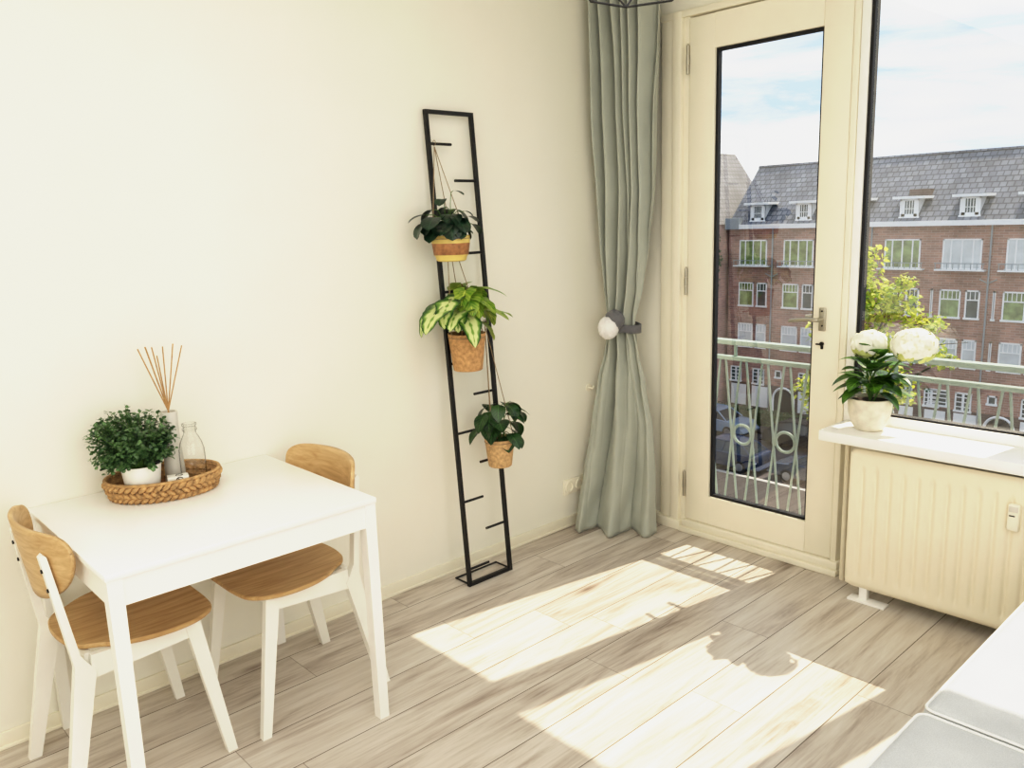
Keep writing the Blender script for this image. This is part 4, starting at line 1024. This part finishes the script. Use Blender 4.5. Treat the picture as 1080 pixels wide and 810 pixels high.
# parked cars
def make_car(loc, rz, paint, label, group='parked cars in the street'):
    c = empty('car', loc, rz, label, 'car', group)
    prof = [(-2.05, .32), (-2.1, .62), (-2.02, .86), (-1.2, .95), (-0.55, 1.38), (0.55, 1.45), (1.45, 1.32), (1.95, 0.98), (2.08, .8), (2.1, .4), (2.0, .28)]
    low = [(-2.05, .30), (-2.12, .58), (-2.02, .82), (-1.15, .93), (0.0, .97), (1.5, .97), (1.98, .93), (2.1, .75), (2.1, .4), (2.0, .26)]
    b = MB(); NW = 10
    ol = [(p.x, p.z) for p in catmull([(x, 0, z) for x, z in low], 4, closed=True)]
    def sec(p, q, t): return Vector((p*(1-0.03*abs(t)**3), t*0.88*(1-0.06*max(0, q-0.6)), q))
    for a, bb in zip([-1, -.93, -.5, 0, .5, .93], [-.93, -.5, 0, .5, .93, 1]):
        pass
    n = len(ol); V = []; F = []
    ts = [-1, -.94, -.6, 0, .6, .94, 1]
    for t in ts:
        k = 0.9 if abs(t) == 1 else 1.0
        for (p, q) in ol: V.append((p*(0.985 if abs(t) == 1 else 1), t*0.88, 0.6+(q-0.6)*k))
    for i in range(len(ts)-1):
        for j in range(n): F.append([i*n+j, i*n+(j+1) % n, (i+1)*n+(j+1) % n, (i+1)*n+j])
    F.append(list(range(n))[::-1]); F.append([(len(ts)-1)*n+j for j in range(n)])
    b.add(V, F)
    # roof skin and pillars
    cab = [(-1.2, .93), (-0.55, 1.38), (-0.2, 1.45), (0.6, 1.47), (1.35, 1.34), (1.85, .95)]
    for i in range(len(cab)-1):
        if i in (0, 4): continue
        (xa, za), (xb, zb) = cab[i], cab[i+1]
        b.add([(xa, -.62, za), (xb, -.62, zb), (xb, .62, zb), (xa, .62, za)], [[0, 1, 2, 3]])
    for s in (-1, 1):
        for (xa, za), (xb, zb) in zip(cab, cab[1:]):
            ya = 0.84-(za-.93)*0.42; yb = 0.84-(zb-.93)*0.42; b.tube([(xa, s*ya, za), (xb, s*yb, zb)], 0.04, 5)
        b.tube([(0.3, s*.84, .95), (0.35, s*.62, 1.46)], 0.035, 5)
    fix_normals(b.build('car_body', MT[paint], c))
    g = MB()
    def yy(z): return 0.83-(z-.93)*0.42
    n = len(cab)
    V = [(x, -yy(z), z-0.01) for x, z in cab]+[(x, yy(z), z-0.01) for x, z in cab]
    g.add(V, [list(range(n)), [n+i for i in range(n)][::-1]]+[[i, i+1, n+i+1, n+i] for i in range(n-1)])
    fix_normals(g.build('car_windows', MT['carglass'], c, smooth=False))
    for x in (-1.3, 1.3):
        for s in (-1, 1):
            w = MB().tube([(x, s*0.68, .32), (x, s*0.89, .32)], 0.32, 22).build('wheel', MT['tyre'], c)
            MB().tube([(x, s*0.885, .32), (x, s*0.9, .32)], 0.2, 16).build('hub_cap', MT['alloy'], w)
    for s in (-1, 1):
        MB().box((-2.06, s*0.66, 0.68), (0.1, 0.3, 0.14), None, 0.03).build('headlamp', MT['panew'], c)
    return c
make_car((-19.5, 31.75, GZ), 0.03, 'carnavy', 'navy blue parked car at the near kerb, further left of the two')
make_car((-14.5, 32.0, GZ), 0.0, 'cargrey', 'slate grey parked car at the near kerb behind the right ring of the railing')
make_car((-17.9, 37.0, GZ), math.pi, 'carblack', 'black parked car on the far side before the arched passage')
make_car((-23.6, 37.2, GZ), math.pi, 'carblue', 'pale blue parked car on the far side by the hedge')

# ------------------------------------------------------------------ light
def sun_dir(v): return Vector(v).normalized().to_track_quat('-Z', 'Y').to_euler()
s = bpy.data.lights.new('sun', 'SUN'); s.energy = 8.0; s.angle = R(0.53); s.color = (1.0, 0.855, 0.65)
so_ = bpy.data.objects.new('sun', s); COL.objects.link(so_); so_.rotation_euler = sun_dir((-0.1235, -0.7266, -1.0)); so_.location = (3, 20, 25)
def area(name, loc, d, sx, sy, e, col):
    a = bpy.data.lights.new(name, 'AREA'); a.shape = 'RECTANGLE'; a.size = sx; a.size_y = sy; a.energy = e; a.color = col
    o = bpy.data.objects.new(name, a); COL.objects.link(o); o.location = loc; o.rotation_euler = sun_dir(d); return o
area('rear_fill', (2.3, RY+0.1, 1.55), (-0.1, 1, -0.05), 2.2, 1.9, 19, (1.0, 0.985, 0.97))  # added fill from behind the camera; the rear wall has no window
area('ceiling_fill', (1.9, -2.7, RZ-0.03), (0, 0, -1), 2.4, 2.8, 27, (1.0, 0.985, 0.97))  # added overhead fill, no lamp fitting behind it
area('side_fill', (RX-0.03, -2.4, 1.5), (-1, 0.05, 0), 2.6, 1.8, 37, (1.0, 0.985, 0.97))  # added fill towards the left wall; the right wall is solid

# sky
w = bpy.data.worlds.new('sky'); bpy.context.scene.world = w; w.use_nodes = True; nt = w.node_tree; L = nt.links
bg = nt.nodes['Background']; tc = N(nt, 'ShaderNodeTexCoord'); sp = N(nt, 'ShaderNodeSeparateXYZ'); L.new(tc.outputs['Generated'], sp.inputs[0])
grad = ramp(nt, [(0.0, srgb(214, 232, 246)), (0.10, srgb(176, 212, 246)), (0.22, srgb(184, 216, 246)), (0.6, srgb(110, 166, 230))]); L.new(sp.outputs[2], grad.inputs[0])
mp = N(nt, 'ShaderNodeMapping'); mp.inputs['Scale'].default_value = (2.2, 2.2, 11.0); mp.inputs['Location'].default_value = (0.35, 0.1, 0.55); L.new(tc.outputs['Generated'], mp.inputs[0])
nz = N(nt, 'ShaderNodeTexNoise'); nz.inputs['Scale'].default_value = 1.7; nz.inputs['Detail'].default_value = 9; nz.inputs['Roughness'].default_value = 0.58; nz.inputs['Distortion'].default_value = 0.35; L.new(mp.outputs[0], nz.inputs['Vector'])
cr = ramp(nt, [(0.38, (0, 0, 0, 1)), (0.56, (1, 1, 1, 1))]); L.new(nz.outputs['Fac'], cr.inputs[0])
mx = N(nt, 'ShaderNodeMix', data_type='RGBA'); mx.inputs['B'].default_value = srgb(250, 252, 252)
L.new(cr.outputs[0], mx.inputs['Factor']); L.new(grad.outputs[0], mx.inputs['A']); L.new(mx.outputs['Result'], bg.inputs['Color'])
bg.inputs['Strength'].default_value = 1.4

# ------------------------------------------------------------------ camera
cam = bpy.data.cameras.new('camera'); co = bpy.data.objects.new('camera', cam); COL.objects.link(co)
cam.sensor_fit = 'HORIZONTAL'; cam.sensor_width = 36; cam.lens = 872.445/1080*36; cam.clip_start = 0.05; cam.clip_end = 300
Fv = Vector((-0.72050786, 0.66574901, -0.19402753)); Rv = Vector((0.68286994, 0.72986122, -0.03148409)); Uv = Vector((-0.12065267, 0.1551801, 0.98049073))
M = Matrix((Rv, Uv, -Fv)).transposed().to_4x4(); M.translation = (2.79635848, -3.31868886, 1.55880357); co.matrix_world = M
sc = bpy.context.scene; sc.camera = co
sc.view_settings.view_transform = 'Standard'; sc.view_settings.look = 'None'; sc.view_settings.exposure = 0.0; sc.view_settings.gamma = 1.0
vs = sc.view_settings; vs.use_curve_mapping = True   # gentle highlight shoulder, as a phone camera does
vs.curve_mapping.use_clip = False
for c_ in vs.curve_mapping.curves:
    pts = [(0.0, 0.0), (0.03, 0.024), (0.12, 0.108), (0.25, 0.243), (0.5, 0.508), (0.75, 0.755), (1.0, 0.92), (1.4, 0.97), (2.0, 0.985), (3.2, 0.993), (5.0, 0.997), (8.0, 1.0)]
    while len(c_.points) < len(pts): c_.points.new(0.5, 0.5)
    for p_, (a_, b_) in zip(c_.points, pts): p_.location = (a_, b_); p_.handle_type = 'VECTOR'
vs.curve_mapping.update()
sc.cycles.use_denoising = True; sc.cycles.max_bounces = 10; sc.cycles.diffuse_bounces = 6; sc.cycles.transparent_max_bounces = 16
sc.cycles.sample_clamp_indirect = 10.0; sc.cycles.caustics_reflective = False; sc.cycles.caustics_refractive = False
